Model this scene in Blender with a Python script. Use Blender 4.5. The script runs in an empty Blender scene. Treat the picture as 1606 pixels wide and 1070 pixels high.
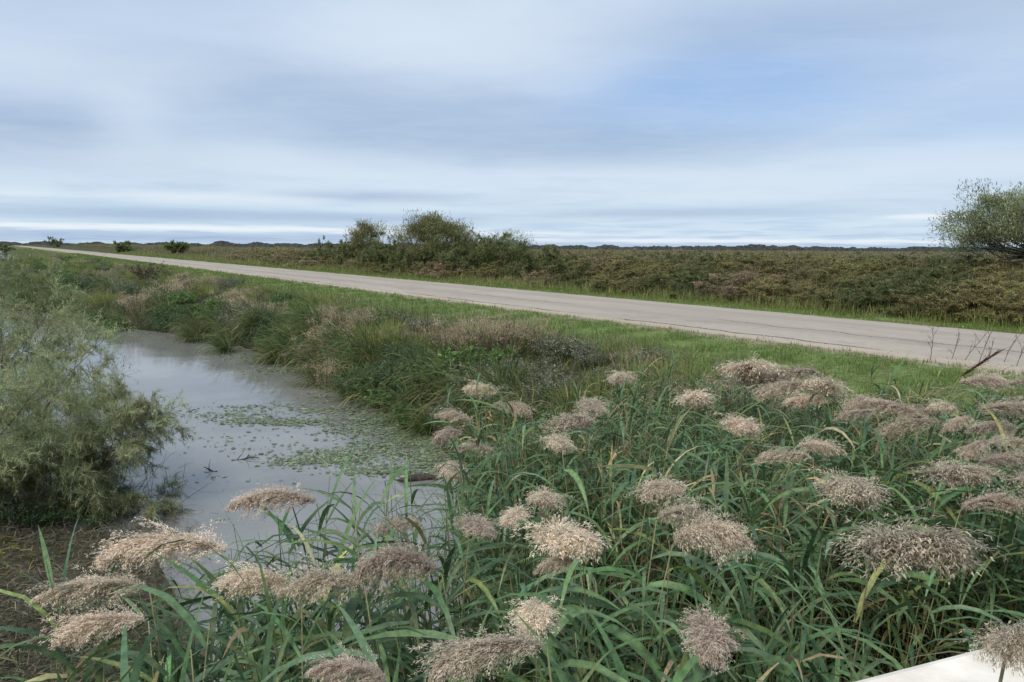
import bpy, math, random
import numpy as np
from mathutils import Vector, Matrix, Euler

# ------------------------------------------------------------------ scene, camera, world, sun
rng = np.random.default_rng(11)
random.seed(11)
S = bpy.context.scene
COL = S.collection
PI = math.pi
TH = math.radians(34.5)          # the road runs 34.5 degrees to the left of the view
ROLL = math.radians(0.36)
PITCH = math.atan(148 / 1168)
VERGE = 8.1                      # distances across the road: foot of the near verge, road edges
R0, R1 = 10.45, 15.1
EYE = Vector((0, 0, 1.5))        # road level is z = 0
WATER = -1.3

cam_d = bpy.data.cameras.new('camera')
cam_d.sensor_width = 36
cam_d.lens = 36 * 1168 / 1606
cam_d.clip_start = 0.05
cam_d.clip_end = 9000
cam = bpy.data.objects.new('camera', cam_d)
COL.objects.link(cam)
CAM_M = (Matrix.Rotation(PI / 2 - PITCH, 4, 'X') @ Matrix.Rotation(ROLL, 4, 'Z'))
cam.matrix_world = Matrix.Translation(EYE) @ CAM_M
S.camera = cam
CM3 = np.array(CAM_M.to_3x3())


def ray(px, py):
    """direction of the line of sight through a point of the photograph (1606 x 1070)"""
    d = CM3 @ np.array([(px - 803) / 1168, -(py - 535) / 1168, -1.0])
    return d / np.linalg.norm(d)


def P(px, py, z):
    """where that line of sight meets the level z"""
    d = ray(px, py)
    k = (z - EYE.z) / d[2]
    return np.array(EYE) + d * k


def Pd(px, py, dist):
    """the point at a horizontal distance along the view axis"""
    d = ray(px, py)
    return np.array(EYE) + d * (dist / d[1])


def to_dt(p):
    return (p[0] * math.cos(TH) + p[1] * math.sin(TH), -p[0] * math.sin(TH) + p[1] * math.cos(TH))


def to_xy(D, t):
    D = np.asarray(D, float); t = np.asarray(t, float)
    return D * math.cos(TH) - t * math.sin(TH), D * math.sin(TH) + t * math.cos(TH)


def project(p):
    q = CM3.T @ (np.asarray(p) - np.array(EYE))
    return 803 + 1168 * q[0] / -q[2], 535 - 1168 * q[1] / -q[2]


S.view_settings.view_transform = 'Standard'
S.view_settings.look = 'None'
EXPO = 0.95
S.view_settings.exposure = EXPO
S.view_settings.gamma = 1.0
S.view_settings.use_curve_mapping = False

SUN_EL, SUN_AZ = math.radians(52), math.radians(215)     # azimuth clockwise from the view axis (+Y)
sun_d = bpy.data.lights.new('sun', 'SUN')
sun_d.energy = 1.5
sun_d.angle = math.radians(28)
sun_d.color = (1.0, 0.92, 0.80)
sun = bpy.data.objects.new('sun', sun_d)
COL.objects.link(sun)
sd = Vector((math.sin(SUN_AZ) * math.cos(SUN_EL), math.cos(SUN_AZ) * math.cos(SUN_EL), math.sin(SUN_EL)))
sun.rotation_euler = sd.to_track_quat('Z', 'Y').to_euler()
sun.location = sd * 50

W = bpy.data.worlds.new('World')
S.world = W
W.use_nodes = True
wt = W.node_tree
wt.nodes.clear()


class G:
    """small wrapper for building node graphs"""
    def __init__(self, tree):
        self.t = tree

    def n(self, typ, **kw):
        nd = self.t.nodes.new(typ)
        ins = kw.pop('ins', {})
        for k, v in kw.items():
            setattr(nd, k, v)
        for k, v in ins.items():
            self.put(nd.inputs[k], v)
        return nd

    def put(self, sock, v):
        if isinstance(v, bpy.types.NodeSocket):
            self.t.links.new(v, sock)
        else:
            sock.default_value = v

    def math(self, op, a, b=None, c=None, clamp=False):
        nd = self.n('ShaderNodeMath', operation=op, use_clamp=clamp)
        for i, v in enumerate((a, b, c)):
            if v is not None:
                self.put(nd.inputs[i], v)
        return nd.outputs[0]

    def vmath(self, op, a, b=None):
        nd = self.n('ShaderNodeVectorMath', operation=op)
        self.put(nd.inputs[0], a)
        if b is not None:
            self.put(nd.inputs[1], b)
        return nd.outputs['Value'] if op in ('LENGTH', 'DOT_PRODUCT', 'DISTANCE') else nd.outputs[0]

    def mix(self, f, a, b, blend='MIX'):
        nd = self.n('ShaderNodeMix', data_type='RGBA', blend_type=blend)
        self.put(nd.inputs[0], f)
        for s, v in ((nd.inputs[6], a), (nd.inputs[7], b)):
            if isinstance(v, (tuple, list)) and len(v) == 3:
                v = (*v, 1)
            self.put(s, v)
        return nd.outputs[2]

    def noise(self, vec, scale, detail=4, rough=0.55, dist=0.0):
        nd = self.n('ShaderNodeTexNoise')
        if vec is not None:
            self.put(nd.inputs['Vector'], vec)
        nd.inputs['Scale'].default_value = scale
        nd.inputs['Detail'].default_value = detail
        nd.inputs['Roughness'].default_value = rough
        nd.inputs['Distortion'].default_value = dist
        return nd.outputs[0]

    def rng(self, v, a, b, c=0.0, d=1.0, smooth=True):
        nd = self.n('ShaderNodeMapRange', interpolation_type='SMOOTHSTEP' if smooth else 'LINEAR')
        for i, x in enumerate((v, a, b, c, d)):
            self.put(nd.inputs[i], x)
        return nd.outputs[0]

    def sep(self, v):
        nd = self.n('ShaderNodeSeparateXYZ')
        self.put(nd.inputs[0], v)
        return nd.outputs

    def comb(self, x, y, z):
        nd = self.n('ShaderNodeCombineXYZ')
        for i, v in enumerate((x, y, z)):
            self.put(nd.inputs[i], v)
        return nd.outputs[0]


def lin(r, g, b):
    f = lambda c: (c / 12.92) if c <= 0.04045 else ((c + 0.055) / 1.055) ** 2.4
    return tuple(f(c / 255) for c in (r, g, b))


SKY_STRENGTH = 0.1


def skyc(r, g, b):
    return tuple(c / SKY_STRENGTH / 2 ** EXPO for c in lin(r, g, b))


g = G(wt)
d = g.n('ShaderNodeTexCoord').outputs['Generated']
x, y, z = g.sep(d)
nish = g.n('ShaderNodeTexSky', sky_type='NISHITA', sun_disc=False, sun_elevation=SUN_EL,
           sun_rotation=SUN_AZ, altitude=0, air_density=1.0, dust_density=0.6, ozone_density=2.0).outputs[0]
zc = g.math('ADD', g.math('MAXIMUM', z, 0.0), 0.045)
cp = g.comb(g.math('DIVIDE', x, zc), g.math('DIVIDE', y, zc), 0.0)       # a flat cloud deck seen in perspective
n1 = g.noise(cp, 0.33, 4, 0.5, 0.5)
n2 = g.noise(g.vmath('ADD', cp, (7.3, 2.1, 0.0)), 0.8, 5, 0.55, 0.4)


def blob(px, py, rx, ry, soft=1.0):
    c = ray(px, py)
    dv = g.vmath('SUBTRACT', d, tuple(c))
    dv = g.vmath('MULTIPLY', dv, (1168 / rx, 1168 / rx, 1168 / ry))
    wob = g.math('MULTIPLY', g.math('SUBTRACT', n2, 0.5), 1.1)
    return g.rng(g.math('ADD', g.vmath('LENGTH', dv), wob), 1.0 + 0.35 * soft, 0.1)


lo, hi = skyc(211, 230, 243), skyc(194, 213, 237)
el = g.rng(z, 0.02, 0.2)
base = g.mix(el, lo, hi)
shade = g.math('ADD', g.math('MULTIPLY', g.rng(n1, 0.40, 0.66), 0.42), g.math('MULTIPLY', g.rng(n2, 0.46, 0.70), 0.3))
base = g.mix(shade, base, g.mix(el, skyc(182, 206, 231), skyc(166, 188, 218)))
light = g.math('MULTIPLY', g.rng(n2, 0.5, 0.28), 0.5)
base = g.mix(light, base, skyc(208, 224, 243))
# gaps in the deck where the clear sky shows through
gap = g.math('MAXIMUM', blob(1130, 135, 330, 90), g.math('MULTIPLY', blob(1560, 190, 280, 90), 0.45))
gap = g.math('MAXIMUM', gap, g.math('MULTIPLY', g.rng(z, 0.045, 0.0), g.rng(n2, 0.42, 0.62)))
base = g.mix(g.math('MULTIPLY', gap, 0.78), base, g.mix(0.8, nish, skyc(142, 176, 224)))
# darker grey banks and paler bands of the overcast
for px, py, rx, ry, k in ((20, 205, 230, 50, 0.72), (170, 250, 200, 22, 0.42), (600, 308, 150, 11, 0.68), (330, 338, 520, 11, 0.58), (640, 205, 380, 62, 0.42), (1060, 334, 240, 11, 0.50), (960, 232, 330, 32, 0.42), (1250, 40, 500, 34, 0.34), (250, 372, 700, 8, 0.58), (1150, 388, 700, 6, 0.42), (420, 130, 300, 45, 0.34)):
    base = g.mix(g.math('MULTIPLY', blob(px, py, rx, ry), k), base, skyc(152, 176, 208))
for px, py, rx, ry, k in ((250, 357, 520, 4.5, 1), (1150, 378, 560, 4, .9), (700, 366, 300, 4, .7), (400, 262, 480, 38, .6), (1240, 290, 640, 32, .6), (1445, 340, 60, 4, .9), (30, 95, 230, 40, .5), (780, 70, 260, 80, .7), (210, 190, 60, 60, .4), (560, 60, 200, 40, .4), (1480, 250, 260, 30, .5), (300, 310, 300, 8, .5)):
    base = g.mix(g.math('MULTIPLY', blob(px, py, rx, ry), k), base, skyc(236, 243, 250) if ry < 9 else skyc(218, 232, 246))
n3 = g.noise(g.vmath('MULTIPLY', cp, (1.0, 1.6, 1.0)), 2.4, 7, 0.62, 0.6)
base = g.mix(g.rng(n3, 0.36, 0.68, 0, 0.09), base, skyc(222, 233, 247))
bg = g.n('ShaderNodeBackground', ins={'Color': base, 'Strength': SKY_STRENGTH})
wo = g.n('ShaderNodeOutputWorld')
wt.links.new(bg.outputs[0], wo.inputs[0])

# ------------------------------------------------------------------ materials


def new_mat(name):
    m = bpy.data.materials.new(name)
    m.use_nodes = True
    m.node_tree.nodes.clear()
    return m, G(m.node_tree)


def finish(m, g, shader, disp=None):
    o = g.n('ShaderNodeOutputMaterial')
    g.t.links.new(shader, o.inputs[0])
    return m


def foliage_mat(name, trans=0.28, rough=0.5, spec=0.3, vary=0.25, mottle=0.0):
    """colour comes from each leaf's own 'Col' attribute, with a per-object shift"""
    m, g = new_mat(name)
    a = g.n('ShaderNodeAttribute', attribute_name='Col').outputs['Color']
    r = g.n('ShaderNodeObjectInfo').outputs['Random']
    hsv = g.n('ShaderNodeHueSaturation', ins={'Color': a, 'Hue': g.rng(r, 0, 1, 0.488, 0.512, False),
                                              'Value': g.rng(g.math('FRACT', g.math('MULTIPLY', r, 7.31)), 0, 1, 1 - vary, 1 + vary, False)})
    if mottle:
        co = g.n('ShaderNodeNewGeometry').outputs['Position']
        n = g.noise(co, 38, 5, 0.65)
        v = g.rng(n, 0.25, 0.75, 1 - mottle, 1 + mottle)
        cc = g.mix(1.0, a, g.comb(v, v, v), 'MULTIPLY')
        cc = g.mix(g.rng(g.noise(co, 9, 4, 0.7), 0.6, 0.74, 0, 0.55), cc, (0.20, 0.165, 0.07))     # brown blotches
        g.put(hsv.inputs['Color'], cc)
    p = g.n('ShaderNodeBsdfPrincipled', ins={'Base Color': hsv.outputs[0], 'Roughness': rough, 'Specular IOR Level': spec})
    tr = g.n('ShaderNodeBsdfTranslucent', ins={'Color': hsv.outputs[0]})
    mx = g.n('ShaderNodeMixShader', ins={0: trans})
    g.t.links.new(p.outputs[0], mx.inputs[1])
    g.t.links.new(tr.outputs[0], mx.inputs[2])
    return finish(m, g, mx.outputs[0])


M_LEAF = foliage_mat('leaf', 0.25, 0.45, 0.35, 0.22, 0.35)
M_PLUME = foliage_mat('plume', 0.42, 0.8, 0.1, 0.22)
M_GRASS = foliage_mat('grass', 0.4, 0.55, 0.25, 0.15)
M_FOLIAGE = foliage_mat('foliage', 0.42, 0.6, 0.2, 0.15)
M_LITTER = foliage_mat('litter', 0.1, 0.85, 0.1, 0.1)


def simple_mat(name, c1, c2, scale, rough=0.8, bump=0.3, detail=6):
    m, g = new_mat(name)
    co = g.n('ShaderNodeTexCoord').outputs['Object']
    n = g.noise(co, scale, detail, 0.6)
    colr = g.mix(g.rng(n, 0.3, 0.7), c1, c2)
    b = g.n('ShaderNodeBump', ins={'Height': n, 'Strength': bump, 'Distance': 0.02})
    p = g.n('ShaderNodeBsdfPrincipled', ins={'Base Color': colr, 'Roughness': rough, 'Normal': b.outputs[0], 'Specular IOR Level': 0.25})
    return finish(m, g, p.outputs[0])


M_BARK = simple_mat('bark', (0.075, 0.06, 0.05), (0.16, 0.135, 0.11), 30, 0.9, 0.5)
M_STEM = simple_mat('reed_stem', (0.16, 0.17, 0.08), (0.28, 0.25, 0.14), 12, 0.6, 0.1)
M_WOOD = simple_mat('wet_wood', (0.03, 0.024, 0.02), (0.075, 0.06, 0.05), 14, 0.5, 0.5)
M_PALEWOOD = simple_mat('pale_wood', (0.3, 0.25, 0.2), (0.45, 0.4, 0.33), 20, 0.8, 0.3)
M_PAINT = simple_mat('white_paint', (0.62, 0.57, 0.48), (0.86, 0.80, 0.71), 7, 0.65, 0.25, 12)


def ground_mat():
    m, g = new_mat('ground_cover')
    co = g.n('ShaderNodeTexCoord').outputs['Object']
    a = g.n('ShaderNodeAttribute', attribute_name='Col').outputs['Color']
    n = g.noise(co, 1.6, 8, 0.65)
    n2 = g.noise(co, 11, 6, 0.7)
    v = g.math('MULTIPLY', g.rng(n, 0.25, 0.75, 0.7, 1.35), g.rng(n2, 0.25, 0.75, 0.6, 1.4))
    c = g.mix(1.0, a, g.comb(v, v, v), 'MULTIPLY')
    b = g.n('ShaderNodeBump', ins={'Height': n2, 'Strength': 0.7, 'Distance': 0.05})
    p = g.n('ShaderNodeBsdfPrincipled', ins={'Base Color': c, 'Roughness': 0.9, 'Normal': b.outputs[0], 'Specular IOR Level': 0.15})
    return finish(m, g, p.outputs[0])


def road_mat():
    m, g = new_mat('old_asphalt')
    co = g.n('ShaderNodeTexCoord').outputs['Object']     # x = across, y = along
    X, Y, Z = g.sep(co)
    big = g.noise(g.comb(X, g.math('MULTIPLY', Y, 0.25), 0.0), 0.9, 4, 0.6)
    grit = g.noise(co, 60, 4, 0.75)
    med = g.noise(co, 5, 6, 0.65)
    c = g.mix(g.rng(big, 0.3, 0.7), (0.325, 0.286, 0.235), (0.40, 0.354, 0.297))
    c = g.mix(g.rng(med, 0.35, 0.75, 0, 0.45), c, (0.25, 0.215, 0.175))
    c = g.mix(g.rng(grit, 0.3, 0.75, 0, 0.5), c, (0.45, 0.40, 0.335))
    # worn wheel tracks, a little smoother and greyer
    for xc in (11.9, 13.7):
        tr = g.rng(g.math('ABSOLUTE', g.math('SUBTRACT', X, xc)), 0.6, 0.05, 0, 0.5)
        tr = g.math('MULTIPLY', tr, g.rng(big, 0.3, 0.6, 0.4, 1.0))
        c = g.mix(tr, c, (0.28, 0.245, 0.205))
    stain = g.rng(g.noise(g.comb(X, g.math('MULTIPLY', Y, 0.5), 4.0), 0.8, 7, 0.7), 0.56, 0.68, 0, 0.5)
    c = g.mix(stain, c, (0.22, 0.195, 0.165))
    edge = g.rng(g.math('ABSOLUTE', g.math('SUBTRACT', X, (R0 + R1) / 2)), (R1 - R0) / 2 - 0.55, (R1 - R0) / 2 - 0.05, 0, 0.75)
    edge = g.math('MULTIPLY', edge, g.rng(med, 0.35, 0.6))
    c = g.mix(edge, c, (0.385, 0.33, 0.262))
    # long cracks that wander along the road, broken in places, and a few across it
    wob = g.math('MULTIPLY', g.math('SUBTRACT', g.noise(g.comb(0.0, Y, 0.0), 0.55, 6, 0.65), 0.5), 0.9)
    crack = None
    for xc, w, k, seed in ((12.05, 0.030, 0.7, 1.3), (10.72, 0.04, 0.85, 5.9), (13.2, 0.012, 0.4, 9.1)):
        br = g.rng(g.noise(g.comb(seed, Y, seed), 0.16, 3, 0.6), 0.44, 0.54, 0, k)
        wv = wob if crack is None else g.math('MULTIPLY', wob, 0.5)
        l = g.rng(g.math('ABSOLUTE', g.math('SUBTRACT', g.math('ADD', X, wv), xc)), w * 1.6, w * 0.4)
        l = g.math('MULTIPLY', l, br)
        crack = l if crack is None else g.math('MAXIMUM', crack, l)
    wob2 = g.math('MULTIPLY', g.math('SUBTRACT', g.noise(g.comb(X, 0.0, 3.0), 1.5, 6, 0.7), 0.5), 1.4)
    yy = g.math('PINGPONG', g.math('ADD', g.math('ADD', Y, wob2), g.math('MULTIPLY', X, 0.35)), 5.7)
    l = g.math('MULTIPLY', g.rng(yy, 0.05, 0.012), g.rng(g.noise(co, 0.35, 3), 0.48, 0.55, 0, 0.8))
    crack = g.math('MAXIMUM', crack, l)
    c = g.mix(crack, c, (0.07, 0.06, 0.055))
    h = g.math('SUBTRACT', g.math('MULTIPLY', grit, 0.4), crack)
    b = g.n('ShaderNodeBump', ins={'Height': h, 'Strength': 0.5, 'Distance': 0.01})
    p = g.n('ShaderNodeBsdfPrincipled', ins={'Base Color': c, 'Roughness': 0.88, 'Normal': b.outputs[0], 'Specular IOR Level': 0.2})
    return finish(m, g, p.outputs[0])


def water_mat():
    m, g = new_mat('turbid_water')
    co = g.n('ShaderNodeTexCoord').outputs['Object']
    rip = g.noise(g.vmath('MULTIPLY', co, (1.0, 2.6, 1.0)), 3.2, 3, 0.5, 0.3)
    swell = g.noise(g.vmath('MULTIPLY', co, (0.5, 1.2, 1.0)), 1.1, 2, 0.5)
    calm = g.rng(g.noise(co, 0.25, 2), 0.4, 0.62, 0.15, 1.0)
    h = g.math('MULTIPLY', g.math('ADD', g.math('MULTIPLY', rip, 0.45), swell), calm)
    b = g.n('ShaderNodeBump', ins={'Height': h, 'Strength': 0.11, 'Distance': 0.06})
    silt = g.mix(g.rng(g.noise(co, 0.6, 4, 0.6), 0.35, 0.7), (0.165, 0.168, 0.158), (0.225, 0.228, 0.216))
    p = g.n('ShaderNodeBsdfPrincipled', ins={'Base Color': silt, 'Roughness': 0.03, 'IOR': 1.38, 'Normal': b.outputs[0], 'Specular IOR Level': 0.5})
    return finish(m, g, p.outputs[0])


# ------------------------------------------------------------------ mesh helpers


def mesh_np(name, V, faces, mat, col=None, smooth=False):
    """faces: list of (n,3) / (n,4) index arrays; col: (nverts,3) colours"""
    me = bpy.data.meshes.new(name)
    V = np.ascontiguousarray(V, dtype=np.float32)
    me.vertices.add(len(V))
    me.vertices.foreach_set('co', V.ravel())
    loops = np.concatenate([f.ravel() for f in faces]).astype(np.int32)
    counts = np.concatenate([np.full(len(f), f.shape[1], np.int32) for f in faces])
    starts = np.concatenate([[0], np.cumsum(counts)[:-1]]).astype(np.int32)
    me.loops.add(len(loops))
    me.loops.foreach_set('vertex_index', loops)
    me.polygons.add(len(counts))
    me.polygons.foreach_set('loop_start', starts)
    if smooth:
        me.polygons.foreach_set('use_smooth', np.ones(len(counts), bool))
    if col is not None:
        at = me.attributes.new('Col', 'FLOAT_COLOR', 'POINT')
        c4 = np.ones((len(V), 4), np.float32)
        c4[:, :3] = col
        at.data.foreach_set('color', c4.ravel())
    me.update(calc_edges=True)
    if mat:
        me.materials.append(mat)
    return me


class Bag:
    """collects vertices, faces and colours, then becomes ONE mesh"""
    def __init__(self):
        self.V, self.F, self.C, self.n = [], {3: [], 4: []}, [], 0

    def add(self, V, F, C):
        V = np.asarray(V, float)
        C = np.broadcast_to(np.asarray(C, float), V.shape)
        self.V.append(V); self.C.append(C)
        for f in (F if isinstance(F, list) else [F]):
            if len(f):
                self.F[f.shape[1]].append(f + self.n)
        self.n += len(V)
        return self

    def merge(self, other, M=None, tint=1.0):
        V, F, C = other.arrays()
        if M is not None:
            M = np.array(M)
            V = V @ M[:3, :3].T + M[:3, 3]
        self.add(V, F, C * tint)

    def arrays(self):
        if not hasattr(self, '_a'):
            self._a = (np.concatenate(self.V), [np.concatenate(f) for f in self.F.values() if f], np.concatenate(self.C))
        return self._a

    def mesh(self, name, mat, smooth=False):
        V, F, C = self.arrays()
        return mesh_np(name, V, F, mat, C, smooth)


def unit(a):
    return a / np.maximum(np.linalg.norm(a, axis=-1, keepdims=True), 1e-9)


def ribbons(base, dirs, length, width, droop, segs, prof, col, twist=None, fold=0.0, lean=None):
    """curved tapering blades, all at once; returns V, F, C"""
    N = len(base)
    base = np.asarray(base, float)
    dcur = unit(np.asarray(dirs, float))
    length = np.broadcast_to(np.asarray(length, float), (N,))
    width = np.broadcast_to(np.asarray(width, float), (N,))
    droop = np.broadcast_to(np.asarray(droop, float), (N,))
    if twist is None:
        twist = rng.uniform(-0.7, 0.7, N)
    up = np.array([0, 0, 1.0])
    side = np.cross(dcur, up)
    bad = np.linalg.norm(side, axis=1) < 1e-3
    side[bad] = (1, 0, 0)
    side = unit(side)
    nrm = np.cross(side, dcur)
    side = side * np.cos(twist)[:, None] + nrm * np.sin(twist)[:, None]
    p = base.copy()
    k = 3 if fold else 2
    rows = []
    for s in range(segs + 1):
        w = (width * prof[s] * 0.5)[:, None]
        if fold:
            nn = np.cross(side, dcur)
            rows += [p - side * w + nn * w * fold, p, p + side * w + nn * w * fold]
        else:
            rows += [p - side * w, p + side * w]
        if s < segs:
            p = p + dcur * (length / segs)[:, None]
            pull = np.zeros((N, 3)); pull[:, 2] = -droop / segs
            if lean is not None:
                pull += lean / segs
            dcur = unit(dcur + pull)
            side = unit(side - dcur * np.sum(side * dcur, axis=1, keepdims=True))
    V = np.stack(rows, axis=1)                       # N, (segs+1)*k, 3
    m = (segs + 1) * k
    idx = np.arange(N)[:, None] * m
    F = []
    for s in range(segs):
        for j in range(k - 1):
            a = s * k + j
            F.append(np.concatenate([idx + a, idx + a + 1, idx + a + k + 1, idx + a + k], axis=1))
    F = np.concatenate(F)
    C = np.repeat(np.broadcast_to(np.asarray(col, float), (N, 3)), m, axis=0)
    return V.reshape(-1, 3), F, C


def leaflets(cen, size, col, aspect=0.5, flat=0.0):
    N = len(cen)
    a = unit(rng.normal(size=(N, 3)) * np.array([1, 1, 1 - flat]))
    b = unit(np.cross(a, rng.normal(size=(N, 3))))
    size = np.broadcast_to(np.asarray(size, float), (N,))[:, None]
    nrm = np.cross(a, b)
    V = np.stack([cen - a * size, cen - b * size * aspect + nrm * size * 0.15, cen + a * size, cen + b * size * aspect + nrm * size * 0.15], axis=1)
    F = np.arange(N * 4).reshape(N, 4)
    C = np.repeat(np.broadcast_to(np.asarray(col, float), (N, 3)), 4, axis=0)
    return V.reshape(-1, 3), F, C


def tube(pts, rad, sides=5, cap=True):
    pts = np.asarray(pts, float)
    n = len(pts)
    rad = np.broadcast_to(np.asarray(rad, float), (n,))
    tan = unit(np.gradient(pts, axis=0))
    ref = np.array([1.0, 0, 0]) if abs(tan[0][0]) < 0.8 else np.array([0, 1.0, 0])
    V = []
    for i in range(n):
        a = unit(np.cross(tan[i], ref)); b = np.cross(tan[i], a)
        ang = np.linspace(0, 2 * PI, sides, endpoint=False)
        V.append(pts[i] + rad[i] * (np.cos(ang)[:, None] * a + np.sin(ang)[:, None] * b))
    V = np.concatenate(V)
    F = []
    for i in range(n - 1):
        for j in range(sides):
            k = (j + 1) % sides
            F.append((i * sides + j, i * sides + k, (i + 1) * sides + k, (i + 1) * sides + j))
    T = []
    if cap:
        for e, off in ((0, 0), (n - 1, (n - 1) * sides)):
            for j in range(1, sides - 1):
                T.append((off, off + j, off + j + 1) if e else (off, off + j + 1, off + j))
    return V, [np.array(F)] + ([np.array(T)] if T else []), (1, 1, 1)


def vary(base, n, amt=0.2, hue=0.12):
    """n colours around one, each leaf its own"""
    base = np.asarray(base, float)
    v = np.exp(rng.normal(0, amt, (n, 1)))
    h = 1 + rng.normal(0, hue, (n, 3))
    return np.clip(base * v * h, 0.005, 0.9)


def palette(cols, weights, n, amt=0.2, hue=0.08):
    w = np.asarray(weights, float); w /= w.sum()
    k = rng.choice(len(cols), n, p=w)
    return vary(np.asarray(cols, float)[k], n, amt, hue)


def fbm(x, y, s, seed=0):
    """cheap smooth noise in -1..1"""
    r = np.random.default_rng(seed)
    v = 0; a = 1; tot = 0
    for o in range(4):
        for k in range(3):
            an, ph = r.uniform(0, 2 * PI, 2)
            v = v + a * np.sin((x * np.cos(an) + y * np.sin(an)) / s * 2 * PI * (1.7 ** o) + ph)
            tot += a
        a *= 0.6
    return v / tot * 2.2


# ------------------------------------------------------------------ object helpers


def tag(o, label=None, cat=None, group=None, kind=None):
    if label: o['label'] = label
    if cat:
        o['category'] = cat
        kind = kind or 'thing'
    if group: o['group'] = group
    if kind: o['kind'] = kind
    return o


def obj(name, me, parent=None, loc=(0, 0, 0), rot=(0, 0, 0), scale=(1, 1, 1)):
    o = bpy.data.objects.new(name, me)
    COL.objects.link(o)
    o.location = loc
    o.rotation_euler = rot
    o.scale = scale if hasattr(scale, '__len__') else (scale,) * 3
    if parent:
        o.parent = parent
    return o


def thing(name, label, cat, loc=(0, 0, 0), rz=0.0, group=None):
    o = bpy.data.objects.new(name, None)
    COL.objects.link(o)
    o.location = loc
    o.rotation_euler = (0, 0, rz)
    o.empty_display_size = 0.1
    return tag(o, label, cat, group)


def copy_thing(src, loc, rz=0.0, scale=1.0, label=None):
    c = src.copy()
    COL.objects.link(c)
    c.location = loc
    c.rotation_euler = (0, 0, rz)
    c.scale = scale if hasattr(scale, '__len__') else (scale,) * 3
    if label: c['label'] = label
    for ch in src.children:
        k = ch.copy()
        COL.objects.link(k)
        k.parent = c
    return c


# ------------------------------------------------------------------ terrain
# waterline of the road-side bank, read off the photograph and carried onto the water level
_wl = [to_dt(P(px, py, WATER)) for px, py in ((900, 800), (730, 745), (690, 690), (610, 640), (530, 592), (390, 546), (260, 521), (175, 513), (140, 501), (95, 495), (50, 487), (12, 472), (-15, 442))]
_wt = np.array([-40, 0] + [q[1] for q in _wl] + [200, 600])
_wd = np.array([5.6, 5.6] + [q[0] for q in _wl] + [2.5, 2.5])
_o = np.argsort(_wt)
_wt, _wd = _wt[_o], _wd[_o]


def dr(t):
    return np.interp(t, _wt, _wd)


def dl(t):
    return np.interp(t, [-50, 0, 7.5, 9, 13, 30, 100], [1.2, 1.2, 0.95, 0.0, -1.6, -2.5, -3.5])


def sstep(v, a, b):
    q = np.clip((v - a) / (b - a), 0, 1)
    return q * q * (3 - 2 * q)




def gz(D, t):
    D = np.asarray(D, float); t = np.asarray(t, float)
    D, t = np.broadcast_arrays(D, t)
    L, R = dl(t), dr(t)
    zl = WATER + np.clip((L - D) * 0.10, 0, 0.5)
    inn = np.minimum(D - L, R - D)
    zi = WATER - 0.45 * sstep(inn, 0, 1.2)
    silt = sstep(D, 2.4, 3.4) * sstep(t, 7.2, 5.0)          # silted up where the reeds stand
    zi = zi * (1 - silt) + (WATER + 0.12) * silt
    s = np.clip((D - R) / (VERGE - R), 0, 1)
    zr = WATER + 1.2 * (s ** 0.75) * 1.0
    z = np.where(D < L, zl, np.where(D < R, zi, zr))
    z = np.where(D > VERGE, WATER + 1.2 + 0.08 * sstep(D, VERGE, R0), z)
    z = np.where((D > R0 + 0.1) & (D < R1 - 0.1), -0.06, z)
    z = np.where(D > R1, -0.02 - 0.06 * sstep(D, R1, R1 + 2) + 0.78 * sstep(D, R1 + 2.0, R1 + 7.5) - 1.0 * sstep(D, 30, 60), z)
    nz = fbm(D, t, 2.3, 3) * 0.035 * ((D < R0 - 0.4) | (D > R1 + 0.5))
    return z + np.where((D > R) | (D < L), nz, 0)


def spread(a, b, step, far, growth=1.18):
    v = list(np.arange(a, b + 1e-6, step))
    s = step
    while v[-1] < far:
        s *= growth; v.append(v[-1] + s)
    s = step
    w = [a]
    while w[-1] > -far:
        s *= growth; w.append(w[-1] - s)
    return np.array(w[:0:-1] + v)


gd = spread(-6, 20, 0.2, 4000)
gt = spread(-2, 40, 0.4, 4000)
DD, TT = np.meshgrid(gd, gt)
ZZ = gz(DD, TT)
nD, nT = len(gd), len(gt)
V = np.stack([DD, TT, ZZ], -1).reshape(-1, 3)
ii = np.arange(nT * nD).reshape(nT, nD)
F = np.stack([ii[:-1, :-1], ii[:-1, 1:], ii[1:, 1:], ii[1:, :-1]], -1).reshape(-1, 4)
c_mud = np.array((0.075, 0.067, 0.046)); c_soil = np.array((0.034, 0.030, 0.019)); c_grass = np.array((0.12, 0.165, 0.05))
c_dirt = np.array((0.33, 0.28, 0.21)); c_far = np.array((0.12, 0.11, 0.055)); c_scrub = np.array((0.06, 0.058, 0.03))
C = np.empty(DD.shape + (3,))
C[:] = c_soil
k = sstep(TT, 25, 70)[..., None]
C = C * (1 - k) + np.array((0.10, 0.105, 0.05)) * k
C[(DD < dl(TT) + 0.6) & (TT < 30)] = c_mud
wv = fbm(DD, TT, 6, 5)[..., None]
k = sstep(DD, VERGE - 0.9, VERGE + 0.1)[..., None]
C = C * (1 - k) + c_grass * k
k = (sstep(DD, R0 - 0.55, R0 - 0.1) * sstep(DD, R1 + 0.3, R1))[..., None] * np.clip(0.75 + 0.5 * wv, 0, 1)
C = C * (1 - k) + c_dirt * k
k = sstep(DD, R1 + 1.6, R1 + 2.4)[..., None]
C = C * (1 - k) + c_scrub * k
k = sstep(DD, 28, 45)[..., None]
C = C * (1 - k) + c_far * k
FRAME = (0, 0, TH)                                  # local x = across the road, y = along it
ground = obj('ground', mesh_np('ground', V, [F], ground_mat(), C.reshape(-1, 3), True), rot=FRAME)
tag(ground, 'bank, verges and flat land around the road and channel', kind='structure')

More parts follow.
